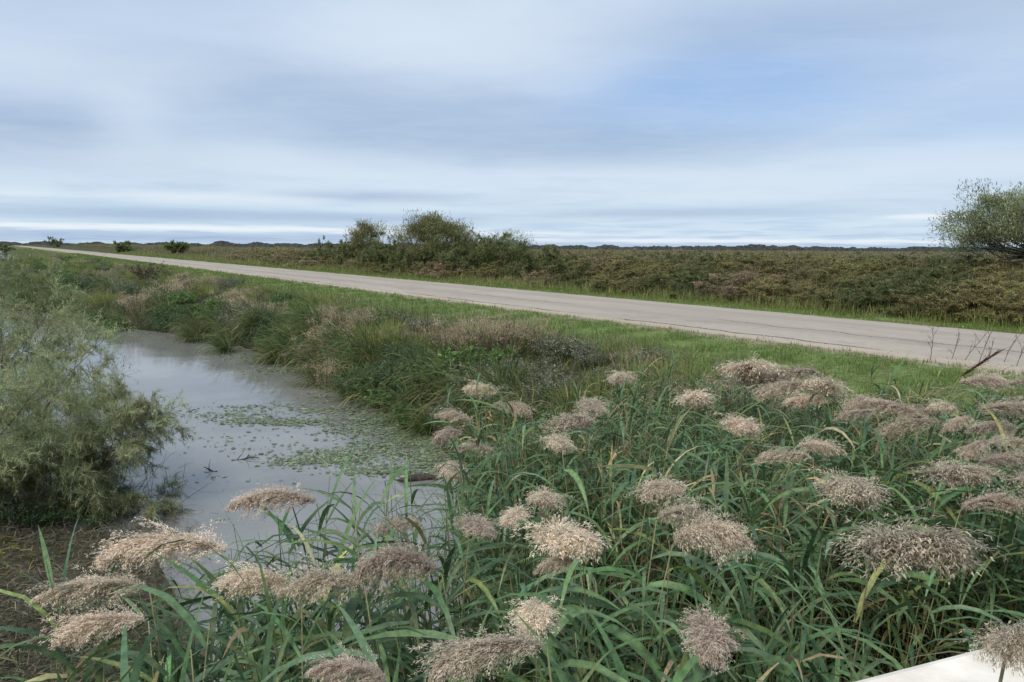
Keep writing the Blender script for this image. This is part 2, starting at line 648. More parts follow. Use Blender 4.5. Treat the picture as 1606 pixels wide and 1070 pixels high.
# road: a strip with a low crown and ragged edges
rt = spread(-2, 60, 0.35, 3000, 1.1)
e0 = R0 + 0.10 * fbm(rt, rt * 0, 3.1, 8) + 0.08 * fbm(rt, rt * 0, 0.8, 9)
e1 = R1 + 0.07 * fbm(rt, rt * 0, 3.7, 18) + 0.05 * fbm(rt, rt * 0, 0.9, 19)
rows = []
for f, zc_ in ((0, -0.09), (0.0, -0.005), (0.04, 0.012), (0.25, 0.035), (0.5, 0.05), (0.75, 0.035), (0.96, 0.012), (1, -0.005), (1, -0.09)):
    rows.append(np.stack([e0 + (e1 - e0) * f, rt, np.full_like(rt, zc_)], -1))
V = np.stack(rows, 1).reshape(-1, 3)
k = len(rows); ii = np.arange(len(V)).reshape(-1, k)
F = np.stack([ii[:-1, :-1], ii[:-1, 1:], ii[1:, 1:], ii[1:, :-1]], -1).reshape(-1, 4)
tag(obj('road', mesh_np('road', V, [F], road_mat(), None, True), rot=FRAME), 'narrow pale road of old cracked asphalt', kind='structure')

# water of the channel
q = np.array([-30, -4, 0, 4, 8, 12, 16, 22, 30, 45, 70, 110, 180, 300, 420], float)
V = np.concatenate([np.stack([dl(q) - 0.5, q, np.full_like(q, WATER)], -1), np.stack([dr(q) + 0.4, q, np.full_like(q, WATER)], -1)])
m = len(q); i = np.arange(m - 1)
F = np.stack([i, i + m, i + m + 1, i + 1], -1)
tag(obj('water', mesh_np('water', V, [F], water_mat(), None), rot=FRAME), 'calm murky water of the channel', kind='structure')


def gpt(D, t, dz=0.0):
    X, Y = to_xy(D, t)
    return np.stack([X, Y, gz(D, t) + dz], -1)


# ------------------------------------------------------------------ grass
PROF3 = (0.8, 1.0, 0.65, 0.06)
PROF2 = (0.9, 0.8, 0.05)


def blade_field(D, t, h, w, cols, droop=(0.4, 1.4), segs=2, spreadang=0.5):
    n = len(D)
    base = gpt(D, t, -0.01)
    az = rng.uniform(0, 2 * PI, n)
    inc = np.abs(rng.normal(0, spreadang, n))
    dirs = np.stack([np.cos(az) * np.sin(inc), np.sin(az) * np.sin(inc), np.cos(inc)], -1)
    return ribbons(base, dirs, h, w, rng.uniform(*droop, n), segs, PROF2 if segs == 2 else PROF3, cols)


def logt(n, a, b, p=1.0):
    return a * (b / a) ** (rng.uniform(0, 1, n) ** p)


G_COLS = [(0.167, 0.266, 0.058), (0.213, 0.301, 0.074), (0.127, 0.218, 0.053), (0.287, 0.289, 0.105), (0.38, 0.319, 0.158)]


def verge(name, label, D0, D1, n, a, b, hh):
    t = logt(n, a, b) - 4
    D = rng.uniform(D0, D1, n)
    # a dirt-and-grass transition at the road's ragged edge
    dist = np.maximum(t, 3)
    clump = fbm(D, t, 1.1, 21)
    edge = np.minimum(np.abs(D - R0), np.abs(D - R1))
    keep = rng.uniform(0, 1, n) < np.clip(0.7 + 0.6 * clump, 0.1, 1) * np.clip(0.1 + edge / 0.5 + 0.5 * fbm(D, t, 0.7, 23), 0.05, 1)
    t, D, dist, clump = t[keep], D[keep], dist[keep], clump[keep]
    n = len(t)
    cols = palette(G_COLS, (5, 4, 4, 1.4, 0.8), n, 0.2)
    dry = fbm(D, t, 4.0, 24) + 0.9 * sstep(D, VERGE + 0.2, VERGE - 0.8) * (D < R0) > rng.uniform(0.45, 1.5, n)
    cols[dry] = palette(G_COLS[3:] + [(0.24, 0.17, 0.11)], (2, 1.5, 1), int(dry.sum()), 0.2)
    h = hh * rng.uniform(0.5, 1.4, n) * (1 + 0.5 * clump) + 0.0006 * dist
    w = 0.006 * (1 + dist * 0.07) * rng.uniform(0.7, 1.3, n)
    b_ = Bag().add(*blade_field(D, t, np.maximum(h, 0.02), w, cols))
    tag(obj(name, b_.mesh(name, M_GRASS)), label, kind='stuff')


verge('roadside_grass', 'short bright green grass on the near verge of the road', VERGE - 0.8, R0 - 0.03, 100000, 5.5, 140, 0.06)
verge('roadside_grass', 'short green grass strip along the far edge of the road', R1 + 0.03, R1 + 2.6, 60000, 8, 160, 0.09)

n = 9000
t_ = logt(n, 3.5, 60) - 1
D_ = VERGE - 0.7 + np.abs(rng.normal(0, 0.55, n))
k = fbm(D_, t_, 2.6, 27) > rng.uniform(-0.5, 0.8, n)
D_, t_ = D_[k], t_[k]
n = len(D_)
c = palette([(0.30, 0.23, 0.15), (0.24, 0.17, 0.12), (0.22, 0.22, 0.09), (0.36, 0.29, 0.2), (0.15, 0.19, 0.07)], (3, 2, 2, 1.5, 2), n)
Bf = Bag().add(*blade_field(D_, t_, rng.uniform(0.12, 0.36, n), 0.006 * (1 + 0.04 * t_), c, (0.5, 2.4), 3, 0.6))
tag(obj('dry_grass', Bf.mesh('dry_grass', M_GRASS)), 'dry brown and straw coloured grass fringing the near verge', kind='stuff')
n = 5000
t_ = logt(n, 6, 90) - 2
D_ = np.where(rng.uniform(0, 1, n) < 0.7, R0 - 0.05 + rng.normal(0, 0.22, n), R1 + 0.05 + rng.normal(0, 0.2, n))
Bf = Bag().add(*leaflets(gpt(D_, t_, 0.0) + np.array([0, 0, 0.004]) + np.where((D_ > R0) & (D_ < R1), 0.06, 0.0)[:, None] * np.array([0, 0, 1.0]), rng.uniform(0.005, 0.013, n) * (1 + 0.01 * t_), palette([(0.44, 0.38, 0.30), (0.36, 0.31, 0.245), (0.50, 0.45, 0.38)], (2, 2, 1), n), 0.7, 0.7))
tag(obj('gravel', Bf.mesh('gravel', M_LITTER)), 'loose gravel crumbled from the edges of the road', kind='stuff')

# ------------------------------------------------------------------ plants: prototypes


def tussock(n, h, w, cols, weights, droop=(0.8, 2.2), spread_r=0.12, inc=0.55, lean=(0, 0, 0), segs=5):
    az = rng.uniform(0, 2 * PI, n)
    r = spread_r * np.sqrt(rng.uniform(0, 1, n))
    base = np.stack([np.cos(az) * r, np.sin(az) * r, np.full(n, -0.03)], -1)
    i = np.abs(rng.normal(0, inc, n))
    dirs = np.stack([np.cos(az) * np.sin(i), np.sin(az) * np.sin(i), np.cos(i)], -1)
    prof = (0.75, 1, 1, 0.85, 0.5, 0.05)[:segs + 1] if segs == 5 else PROF3
    return ribbons(base, dirs, h * rng.uniform(0.55, 1.2, n), w * rng.uniform(0.6, 1.3, n), rng.uniform(*droop, n), segs, prof,
                   palette(cols, weights, n), lean=np.array(lean, float))


def herb(nst, h, rad, leaf, cols, weights, per=26, stem_col=(0.10, 0.10, 0.05), aspect=0.42):
    """leafy weed: upright stems carrying small leaves"""
    B = Bag()
    az = rng.uniform(0, 2 * PI, nst); r = rad * 0.35 * np.sqrt(rng.uniform(0, 1, nst))
    base = np.stack([np.cos(az) * r, np.sin(az) * r, np.zeros(nst)], -1)
    inc = np.abs(rng.normal(0.35, 0.25, nst))
    dirs = np.stack([np.cos(az) * np.sin(inc), np.sin(az) * np.sin(inc), np.cos(inc)], -1)
    L = h * rng.uniform(0.55, 1.1, nst)
    B.add(*ribbons(base, dirs, L, 0.008, 0.35, 3, (1, 0.9, 0.7, 0.4), vary(stem_col, nst)))
    k = rng.integers(0, nst, nst * per)
    s = rng.uniform(0.2, 1.0, nst * per) ** 0.8
    cen = base[k] + dirs[k] * (L[k] * s)[:, None]
    cen[:, 2] -= 0.18 * s ** 2 * L[k]
    cen += rng.normal(0, 0.35, cen.shape) * leaf * 2.2
    B.add(*leaflets(cen, leaf * rng.uniform(0.5, 1.3, len(cen)), palette(cols, weights, len(cen)), aspect, 0.3))
    return B


def grow(base, d0, length, droop, n=6, wob=0.12):
    p = [np.array(base, float)]
    dcur = np.array(d0, float); dcur /= np.linalg.norm(dcur)
    for _ in range(n):
        p.append(p[-1] + dcur * length / n)
        dcur = dcur + rng.normal(0, wob, 3) + np.array([0, 0, -droop / n])
        dcur /= np.linalg.norm(dcur)
    return np.array(p)


def feathery(H, nstem, inc=(0.15, 0.9), nbr=7, ntw=6, nsp=26, spl=(0.06, 0.14), spw=0.006, droop=0.5, cols=((0.10, 0.13, 0.06),), weights=(1,),
             r0=0.03, base_r=0.15, lean=(0, 0), sp_droop=0.8, gap=0.0, tipfrom=0.25, sp_segs=2, fit=None):
    """shrub or small tree with arching stems and fine feathery sprays: returns (wood Bag, crown Bag)"""
    wood, crown = Bag(), Bag()
    pts, dirs = [], []
    for k in range(nstem):
        az = 2 * PI * (k + rng.uniform(-0.35, 0.35)) / nstem
        i = rng.uniform(*inc)
        d0 = np.array([np.cos(az) * np.sin(i) + lean[0], np.sin(az) * np.sin(i) + lean[1], np.cos(i)])
        L = H * rng.uniform(0.78, 1.0) * (0.85 + 0.3 * (1 - i))
        st = grow((np.cos(az) * base_r * rng.uniform(), np.sin(az) * base_r * rng.uniform(), -0.1), d0, L, droop, 8, 0.10)
        wood.add(*tube(st, np.linspace(r0, r0 * 0.18, 9), 5))
        for b in range(nbr):
            f = rng.uniform(tipfrom, 1.0)
            j = min(int(f * 8), 7)
            o = st[j] + (st[j + 1] - st[j]) * (f * 8 - j)
            dd = unit(st[j + 1] - st[j]) * 0.7 + unit(rng.normal(size=3) * np.array([1, 1, 0.6])) * 0.8
            bl = L * rng.uniform(0.2, 0.42) * (1.15 - 0.5 * f)
            br = grow(o, dd, bl, droop * 0.9, 5, 0.15)
            wood.add(*tube(br, np.linspace(r0 * 0.32, r0 * 0.08, 6), 4, False))
            if rng.uniform() < gap:
                continue
            for tw in range(ntw):
                f2 = rng.uniform(0.15, 1)
                j2 = min(int(f2 * 5), 4)
                o2 = br[j2] + (br[j2 + 1] - br[j2]) * (f2 * 5 - j2)
                d2 = unit(br[j2 + 1] - br[j2]) * 0.8 + unit(rng.normal(size=3)) * 0.7
                tl = bl * rng.uniform(0.25, 0.5)
                twg = grow(o2, d2, tl, droop, 3, 0.15)
                s = rng.uniform(0, 3, nsp); q = np.minimum(s.astype(int), 2)
                pts.append(twg[q] + (twg[q + 1] - twg[q]) * (s - q)[:, None])
                dirs.append(unit(twg[q + 1] - twg[q]) * 0.7 + unit(rng.normal(size=(nsp, 3))) * 0.75)
    pts = np.concatenate(pts); dirs = np.concatenate(dirs)
    n = len(pts)
    tone = fbm(pts[:, 0] + pts[:, 2] * 0.7, pts[:, 1] - pts[:, 2] * 0.6, 0.9 * H / 2.5, int(rng.integers(1000)))
    c = palette(cols, weights, n, 0.18) * (1 + 0.22 * tone)[:, None]
    if fit:
        kz = fit / np.percentile(pts[:, 2], 99.5)
        pts[:, 2] *= kz
        for v in wood.V:
            v[:, 2] *= kz
        ok = pts[:, 2] < fit * 1.04
        pts, dirs, c = pts[ok], dirs[ok], c[ok]
        n = len(pts)
    prof = (0.7, 1.0, 0.1) if sp_segs == 2 else (1.0, 0.3)
    crown.add(*ribbons(pts, dirs, rng.uniform(*spl, n), spw * rng.uniform(0.6, 1.4, n), rng.uniform(0.2, 1.2, n) * sp_droop, sp_segs, prof, c))
    return wood, crown


# ------------------------------------------------------------------ reeds
GREEN = [(0.106, 0.181, 0.072), (0.122, 0.198, 0.084), (0.08, 0.141, 0.059), (0.165, 0.219, 0.075), (0.111, 0.186, 0.096)]
DEAD = [(0.40, 0.33, 0.19), (0.29, 0.22, 0.12), (0.33, 0.29, 0.12)]
LPROF = (0.55, 0.95, 1.0, 0.9, 0.68, 0.38, 0.03)


def leaf_mesh(elev, length, width, droop, c, twist):
    V, F, C = ribbons(np.zeros((1, 3)), np.array([[math.cos(elev), 0, math.sin(elev)]]), length, width, droop, 6, LPROF,
                      np.array([c]), twist=np.array([twist]), fold=0.28)
    C = C.reshape(-1, 3).copy()
    C[1::3] *= 1.25                                   # paler midrib
    return mesh_np('leaf', V, [F], M_LEAF, C, True)


LEAVES = []
for i in range(18):
    LEAVES.append(leaf_mesh(random.uniform(0.1, 1.15), random.uniform(0.34, 0.56), random.uniform(0.020, 0.033), random.uniform(0.5, 2.6),
                            vary(GREEN[i % 5], 1, 0.12, 0.06)[0], random.uniform(-0.9, 0.9)))
DEADLEAVES = [leaf_mesh(random.uniform(0.2, 1.0), random.uniform(0.3, 0.42), 0.016, random.uniform(1.8, 3.5), vary(DEAD[i % 3], 1)[0], random.uniform(-1, 1)) for i in range(5)]


def plume_bag(kind, seed):
    global rng
    keep, rng = rng, np.random.default_rng(seed)
    base, dirs, L, Wd, C, Dr = [], [], [], [], [], []
    if kind == 'drop':           # one-sided nodding panicle, tip to +x
        n, RL = 24, rng.uniform(0.25, 0.34)
        el = np.linspace(rng.uniform(0.5, 0.9), rng.uniform(-1.1, -0.5), n) + np.cumsum(rng.normal(0, 0.035, n))
    else:                        # broad mop seen end-on, nodding a little to +x
        n, RL = 15, 0.15
        el = np.linspace(1.15, 0.0, n)
    p = np.zeros(3)
    for i in range(n):
        s = i / (n - 1)
        ax = np.array([math.cos(el[i]), 0, math.sin(el[i])])
        p = p + ax * RL / n
        if kind == 'drop':
            bl = 0.14 * (0.25 + 1.0 * math.sin(PI * min(1, s * 1.15 + 0.08)) ** 0.8 * (1 - 0.45 * s))
            nb = 17
        else:
            bl = 0.10 * (1.0 - 0.35 * s)
            nb = 26
        for b in range(nb):
            a = rng.uniform(0, 2 * PI)
            rad = np.array([-math.sin(el[i]) * math.cos(a), math.sin(a), math.cos(el[i]) * math.cos(a)])
            dcur = ax * (0.9 if kind == 'drop' else 0.55) + rad * rng.uniform(0.25, 0.95)
            dcur /= np.linalg.norm(dcur)
            q = p.copy()
            l = bl * (rng.uniform(0.45, 1.0) if rng.uniform() < 0.8 else rng.uniform(1.0, 1.4))
            steps = 6
            tint = np.exp(rng.normal(0, 0.14))
            for j in range(steps):
                q2 = q + dcur * l / steps
                k = max(3, int(l / steps / 0.0024))
                f = rng.uniform(0, 1, k)[:, None]
                base.append(q + (q2 - q) * f + rng.normal(0, 0.0045, (k, 3)))
                dd = dcur + rng.normal(0, 0.5, (k, 3))
                dirs.append(dd)
                L.append(rng.uniform(0.006, 0.012, k))
                Wd.append(rng.uniform(0.0018, 0.0032, k))
                Dr.append(rng.uniform(0.2, 0.8, k))
                cc = palette([(0.71, 0.61, 0.485), (0.63, 0.525, 0.415), (0.78, 0.70, 0.575), (0.50, 0.40, 0.315)], (4, 3, 2.5, 1.5), k, 0.12, 0.03) * tint
                C.append(cc * (0.82 + 0.3 * j / steps))
                q = q2
                dcur = dcur + np.array([0, 0, -0.26 if kind == 'drop' else -0.36]) + rng.normal(0, 0.16, 3)
                dcur /= np.linalg.norm(dcur)
    cat = lambda v: np.concatenate(v)
    B = Bag().add(*ribbons(cat(base), cat(dirs), cat(L), cat(Wd), cat(Dr), 1, (1.0, 0.35), cat(C)))
    rng = keep
    return B


PLUMES = {}
for kind in ('drop', 'mop'):
    PLUMES[kind] = []
    for s in range(6):
        B = plume_bag(kind, 40 + s)
        V = B.arrays()[0]
        lo_, hi_ = np.percentile(V, 2, axis=0), np.percentile(V, 98, axis=0)
        PLUMES[kind].append((B.mesh('plume', M_PLUME), (lo_ + hi_) / 2, hi_ - lo_))


def stem_path(p0, p1, bend, n=7):
    """from the base to the top: rises straight, leans over near the top"""
    s = np.linspace(0, 1, n)[:, None]
    return p0 + (p1 - p0) * s + np.array([bend[0], bend[1], 0]) * (s * (1 - s) ** 1.0) * -1.0


def reed(top, base, label, group, plume=None, nleaf=8, wind=0.0, dead=0.08, lsc=1.0, name='reed', leaf_from=0.3):
    """one reed: stem, leaves and, when it carries one, a plume"""
    t = thing(name, label, 'reed', tuple(base), 0, group)
    base = np.asarray(base, float)
    rel = np.asarray(top, float) - base
    bend = rel * 0.35
    pth = stem_path(np.zeros(3), rel, bend)
    hgt = float(np.linalg.norm(rel))
    V, F, C = tube(pth, np.linspace(0.0042, 0.0024, len(pth)), 5)
    obj('stem', mesh_np('stem', V, F, M_STEM, None, True), t)
    az = rng.uniform(0, 2 * PI)
    for i in range(nleaf):
        f = leaf_from + (0.97 - leaf_from) * (i + rng.uniform(0.2, 0.8)) / nleaf
        k = f * (len(pth) - 1); j = min(int(k), len(pth) - 2)
        q = pth[j] + (pth[j + 1] - pth[j]) * (k - j)
        az += PI + rng.normal(0, 0.7)
        a = az
        if wind is not None and rng.uniform() < 0.55:
            a = wind + rng.normal(0, 0.8)
        isdead = rng.uniform() < dead * (1.6 - f)
        me = random.choice(DEADLEAVES if isdead else LEAVES)
        obj('leaf', me, t, tuple(q), (rng.normal(0, 0.15), rng.normal(0, 0.15), a), lsc * rng.uniform(0.7, 1.2))
    if plume:
        me, loc, rot, sc = plume
        obj('plume', me, t, tuple(np.asarray(loc) - base), rot, sc)
    return t


# every plume of the photograph: x, y, width, height in the photo, nodding side, height of the plume above the road, label
# nod: L = tip to the left, R = tip to the right, F = broad head seen end-on
PL = [
    (425, 783, 132, 50, 'L', .20, 'reed plume, pale straw coloured, nodding alone over the open water'),
    (250, 860, 205, 76, 'L', .25, 'reed with long straw plume nodding left just below the open water'),
    (135, 925, 190, 62, 'L', .22, 'reed with long greyish plume reaching furthest left over the brown mud'),
    (150, 985, 150, 52, 'L', .15, 'reed with thin faded plume drooping low over the mud in the bottom left'),
    (400, 912, 120, 58, 'L', .25, 'reed with ragged plume just left of the longer nodding one in the lower left'),
    (500, 915, 140, 72, 'L', .30, 'reed with brownish nodding plume left of the big two-tufted one'),
    (617, 885, 132, 86, 'L', .35, 'reed with big pale plume of two tufts in the lower left centre of the bed'),
    (622, 826, 78, 36, 'L', .25, 'reed with small flat plume at the rim of the water above the big two-tufted one'),
    (540, 1052, 150, 66, 'L', .50, 'reed with pinkish plume cut off by the bottom edge left of centre'),
    (755, 1030, 185, 88, 'L', .50, 'reed with long combed plume on the bottom edge near the centre'),
    (838, 968, 70, 50, 'F', .40, 'reed with small brown plume behind the long combed one on the bottom edge'),
    (890, 845, 92, 58, 'F', .45, 'reed with rounded pinkish plume in the centre of the lower reed bed'),
    (872, 885, 75, 34, 'L', .38, 'reed with small plume tucked under the rounded pinkish one'),
    (750, 826, 50, 32, 'F', .30, 'reed with tiny round pale plume right of the water rim'),
    (805, 811, 42, 20, 'F', .28, 'reed with faint little plume beside the tiny round pale one'),
    (855, 783, 52, 26, 'F', .28, 'reed with small grey plume above the rounded pinkish one'),
    (1037, 768, 60, 38, 'F', .42, 'reed with uppermost small plume of the chain of three right of centre'),
    (1078, 808, 95, 58, 'R', .46, 'reed with middle plume of the chain of three right of centre'),
    (1122, 842, 125, 82, 'R', .48, 'reed with thick lowest plume of the chain of three right of centre'),
    (1113, 1002, 76, 66, 'F', .52, 'reed with small tufted plume under an arching leaf near the bottom edge'),
    (1430, 858, 150, 106, 'F', .50, 'reed with the largest round plume standing over dark gaps at the right'),
    (1338, 769, 86, 36, 'F', .40, 'reed with flat cushion plume behind the largest round one'),
    (1585, 1012, 90, 92, 'F', .95, 'reed with plume hanging over the white parapet in the bottom right corner'),
    (1562, 787, 100, 42, 'R', .42, 'reed with flat plume at the right frame edge level with the cushion plume'),
    (1505, 743, 74, 36, 'F', .40, 'reed with dull brown plume below the right hand plume mass'),
    (1228, 716, 84, 30, 'L', .38, 'reed with pale greenish plume left of a pinkish twin'),
    (1290, 701, 80, 30, 'R', .38, 'reed with pinkish plume right of a pale greenish twin'),
    (1165, 668, 50, 26, 'F', .34, 'reed with small pale plume alone between the centre and the right plume mass'),
    (1090, 625, 52, 26, 'F', .30, 'reed with small plume on the upper rim right of the yellow green grass'),
    (975, 593, 42, 20, 'F', .30, 'reed with smallest plume standing in the yellow green grass'),
    (930, 638, 44, 26, 'F', .30, 'reed with upper plume of the pair left of the bed centre'),
    (895, 662, 54, 38, 'F', .32, 'reed with lower squarish plume of the pair left of the bed centre'),
    (877, 695, 46, 22, 'F', .30, 'reed with pale little plume just under the squarish one'),
    (805, 642, 62, 26, 'R', .26, 'reed with reddish plume with a bent yellow leaf beside it'),
    (755, 611, 56, 26, 'L', .22, 'reed with pale plume highest on the bank beside the dark sedge'),
    (712, 653, 62, 26, 'L', .16, 'reed with upper of two stacked plumes at the edge of the floating weed'),
    (700, 682, 60, 26, 'L', .12, 'reed with lower greyer of two stacked plumes at the edge of the floating weed'),
    (748, 705, 66, 28, 'L', .18, 'reed with orange brown plume above the floating log'),
    (710, 739, 46, 30, 'F', .10, 'reed with rusty plume right above the floating log'),
]
MASS = [(1180, 585, 110, 26), (1235, 590, 120, 34), (1290, 607, 90, 30), (1225, 612, 100, 34), (1265, 628, 90, 28), (1350, 632, 110, 38), (1400, 640, 120, 40), (1445, 648, 90, 40),
        (1340, 650, 80, 30), (1420, 672, 110, 36), (1545, 598, 95, 26), (1590, 640, 120, 44), (1560, 672, 110, 46), (1600, 700, 110, 50), (1500, 664, 70, 34), (1530, 705, 90, 40), (1480, 640, 70, 34), (1150, 578, 60, 16), (1620, 600, 90, 40), (1640, 760, 100, 50), (1575, 720, 90, 40)]


def place_plume(px, py, w, h, nod, zc_, label, group, nleaf=8, i=0):
    c = P(px, py, zc_)
    dist = c[1]
    kind = 'mop' if nod == 'F' else 'drop'
    me, cen, ext = PLUMES[kind][i % 6]
    if nod == 'L':
        rz = PI + rng.normal(0, 0.3)
        ew = ext[0]
    elif nod == 'R':
        rz = rng.normal(0, 0.3) - 0.2
        ew = ext[0]
    else:
        rz = -PI / 2 + rng.normal(0, 0.5)
        ew = ext[1]
    sw = w * dist / 1168 / ew * (0.86 if nod == 'F' else 0.92)
    sh = h * dist / 1168 / (ext[2] + 0.25 * ext[0 if nod == 'F' else 1])
    sh = min(max(sh * 0.85, sw * 0.5), sw * 1.15)
    sc = (sw, sw * (1.0 if nod == 'F' else 0.5 * (1 + sh / sw)), sh)
    tilt = rng.normal(0, 0.12)
    rot = Euler((rng.normal(0, 0.1), tilt, rz))
    loc = c - np.array(rot.to_matrix() @ Vector(cen * np.array(sc)))
    away = np.array([math.cos(rz), math.sin(rz)])
    Dd, tt = to_dt(loc[:2] - away * 0.18)
    X, Y = to_xy(Dd, tt)
    X += rng.normal(0, 0.08); Y = max(Y + rng.normal(0, 0.08), 1.35)
    Dd, tt = to_dt((X, Y))
    base = np.array([X, Y, float(gz(Dd, tt)) - 0.03])
    lsc = min(1.0, 0.55 + 0.45 * sw) if dist > 4 else 1.0
    return reed(loc, base, label, group, (me, loc, rot, sc), nleaf, wind=(PI if nod == 'L' else -0.6), lsc=lsc)


for i, e in enumerate(PL):
    place_plume(*e, group='plumed reeds', nleaf=2 if e[0] > 1580 else 9 if e[1] > 740 else 7, i=i)


def mass_row(py):
    return 'upper' if py < 615 else 'middle' if py < 662 else 'lower'


ORD = ('leftmost', 'second from the left', 'third from the left', 'fourth from the left', 'fifth from the left', 'sixth from the left', 'seventh from the left', 'eighth from the left', 'ninth from the left')
for i, (px, py, w, h) in enumerate(MASS):
    row = mass_row(py)
    k = sorted(q[0] for q in MASS if mass_row(q[1]) == row).index(px)
    place_plume(px, py, w * 0.8, h * 0.75, random.choice('LRLRF'), 0.32 + 0.1 * rng.uniform(), f'plumed reed {ORD[k]} in the {row} row of the pinkish mass', 'massed plumed reeds', 6, i)

# the reed bed itself: outline in plan, from the photograph
_poly = [P(px, py, 0.0)[:2] for px, py in ((60, 1090), (205, 985), (300, 905), (400, 850), (520, 812), (660, 800), (745, 745), (735, 690), (800, 640), (900, 600), (1000, 575), (1150, 592), (1330, 605), (1500, 622), (1700, 640))]
_poly = np.array(_poly + [(6.0, 4.0), (3.4, 3.0), (1.9, 2.35), (1.1, 1.9), (0.5, 1.55), (-0.2, 1.3), (-1.2, 1.1)])


def inside(x, y, poly):
    r = np.zeros(len(x), bool)
    j = len(poly) - 1
    for i in range(len(poly)):
        xi, yi = poly[i]; xj, yj = poly[j]
        cnd = ((yi > y) != (yj > y)) & (x < (xj - xi) * (y - yi) / (yj - yi + 1e-12) + xi)
        r ^= cnd
        j = i
    return r


GAPS = [(*P(1425, 955, -0.3)[:2], 0.46), (*P(1425, 1020, -0.2)[:2], 0.34), (*P(1430, 1080, -0.1)[:2], 0.3), (*P(700, 880, -.3)[:2], .16), (*P(960, 930, -.3)[:2], .16), (*P(1490, 1020, -.2)[:2], .2), (*P(820, 1060, -.2)[:2], .16), (*P(1180, 930, -.2)[:2], .2), (*P(1060, 930, -.2)[:2], .13), (*P(1270, 830, -.2)[:2], .2), (*P(1540, 930, -.2)[:2], .25), (*P(780, 930, -.2)[:2], .15), (*P(640, 1010, -.2)[:2], .12), (*P(960, 1050, -.2)[:2], .12), (*P(1330, 900, -0.2)[:2], 0.25), (*P(1240, 1000, -0.3)[:2], 0.2), (*P(590, 960, -0.3)[:2], 0.2)]


def in_bed(n):
    lo_, hi_ = _poly.min(0), _poly.max(0)
    x = rng.uniform(lo_[0], hi_[0], n); y = rng.uniform(lo_[1], hi_[1], n)
    k = inside(x, y, _poly)
    for gx, gy, gr in GAPS:
        k &= ~((np.hypot(x - gx, (y - gy) * 0.7) < gr) & (rng.uniform(0, 1, n) < 0.9))
    return x[k], y[k]


def bed_top(x, y):
    """height of the leaf canopy above the road level"""
    tops = 0.08 + 0.20 * fbm(x, y, 0.9, 33)
    tops = tops - 0.25 * sstep(-x, 0.2, 1.4) - 0.2 * sstep(y, 4.5, 7.5)
    return tops


def bed_wind(x):
    return np.where(x < -0.1, PI - 0.1, np.where(x < 0.5, -2.0, -0.7))


SHORT = [(250, 860, 'the long straw plume'), (135, 925, 'the leftmost greyish plume'), (500, 915, 'the brownish nodding plume'), (617, 885, 'the big two-tufted plume'), (540, 1052, 'the pinkish plume on the bottom edge'),
         (755, 1030, 'the long combed plume'), (838, 968, 'the small brown plume'), (890, 855, 'the rounded pinkish plume'), (1100, 820, 'the chain of three plumes'), (1113, 1002, 'the small tufted plume'),
         (1430, 858, 'the largest round plume'), (1338, 769, 'the flat cushion plume'), (1585, 1012, 'the plume over the parapet'), (1260, 708, 'the twin plumes'), (750, 826, 'the tiny round pale plume')]


def leafy_label(p):
    a, b = project(p)
    q = min(SHORT, key=lambda q: math.hypot(q[0] - a, q[1] - b))
    dx, dy = a - q[0], b - q[1]
    rel = ('right of ' if dx > 0 else 'left of ') if abs(dx) > abs(dy) else ('in front of ' if dy > 0 else 'behind ')
    return 'leafy plumeless reed ' + rel + q[2], 'leafy reeds ' + rel + q[2]


bx, by = in_bed(900)
order = np.argsort(by)                    # the nearest stand out singly, the rest are the mass behind them
bx, by = bx[order][:235], by[order][:235]
for x_, y_ in zip(bx, by):
    Dd, tt = to_dt((x_, y_))
    z0 = float(gz(Dd, tt)) - 0.03
    top = float(bed_top(x_, y_)) + rng.normal(0, 0.12)
    wa = float(bed_wind(x_)) + rng.normal(0, 0.9)
    ln = rng.uniform(0.1, 0.35)
    reed((x_ + math.cos(wa) * ln, y_ + math.sin(wa) * ln, top), (x_, y_, z0), *leafy_label((x_, y_, top)),
         None, 8, wind=wa, leaf_from=0.35)

B = Bag()
x_, y_ = in_bed(4900)
n = len(x_)
Dd = x_ * math.cos(TH) + y_ * math.sin(TH); tt = -x_ * math.sin(TH) + y_ * math.cos(TH)
z0 = gz(Dd, tt)
top = bed_top(x_, y_) + rng.normal(0, 0.14, n)
wa = bed_wind(x_) + rng.normal(0, 1.0, n)
ln = rng.uniform(0.05, 0.35, n)
b0 = np.stack([x_, y_, z0 - 0.03], -1)
b1 = np.stack([x_ + np.cos(wa) * ln, y_ + np.sin(wa) * ln, top], -1)
stem_c = palette([(0.17, 0.18, 0.08), (0.26, 0.22, 0.12), (0.13, 0.16, 0.07)], (2, 2, 2), n)
B.add(*ribbons(b0, b1 - b0, np.linalg.norm(b1 - b0, axis=1), 0.007, 0.0, 2, (1, 0.85, 0.5), stem_c))
per = 10
k = np.repeat(np.arange(n), per)
f = np.tile((np.arange(per) + 0.5) / per, n) + rng.uniform(-0.04, 0.04, n * per)
f = 0.3 + 0.68 * f
pos = b0[k] + (b1 - b0)[k] * f[:, None]
a = rng.uniform(0, 2 * PI, n * per)
w_ = rng.uniform(0, 1, n * per) < 0.5
a = np.where(w_, wa[k] + rng.normal(0, 0.8, n * per), a)
e = rng.uniform(0.0, 1.25, n * per)
dirs = np.stack([np.cos(a) * np.cos(e), np.sin(a) * np.cos(e), np.sin(e)], -1)
c = palette(GREEN + DEAD, (4, 4, 3, 1.6, 3, .2, .2, .12), n * per, 0.16, 0.05)
strawy = fbm(pos[:, 0], pos[:, 1], 1.8, 37) - 0.35 + 0.6 * sstep(pos[:, 1], 3.0, 4.6) > rng.uniform(0.35, 1.5, n * per)
c[strawy] = palette(DEAD + [(0.22, 0.2, 0.09)], (1, 1, 1, 2), int(strawy.sum()), 0.2, 0.05)
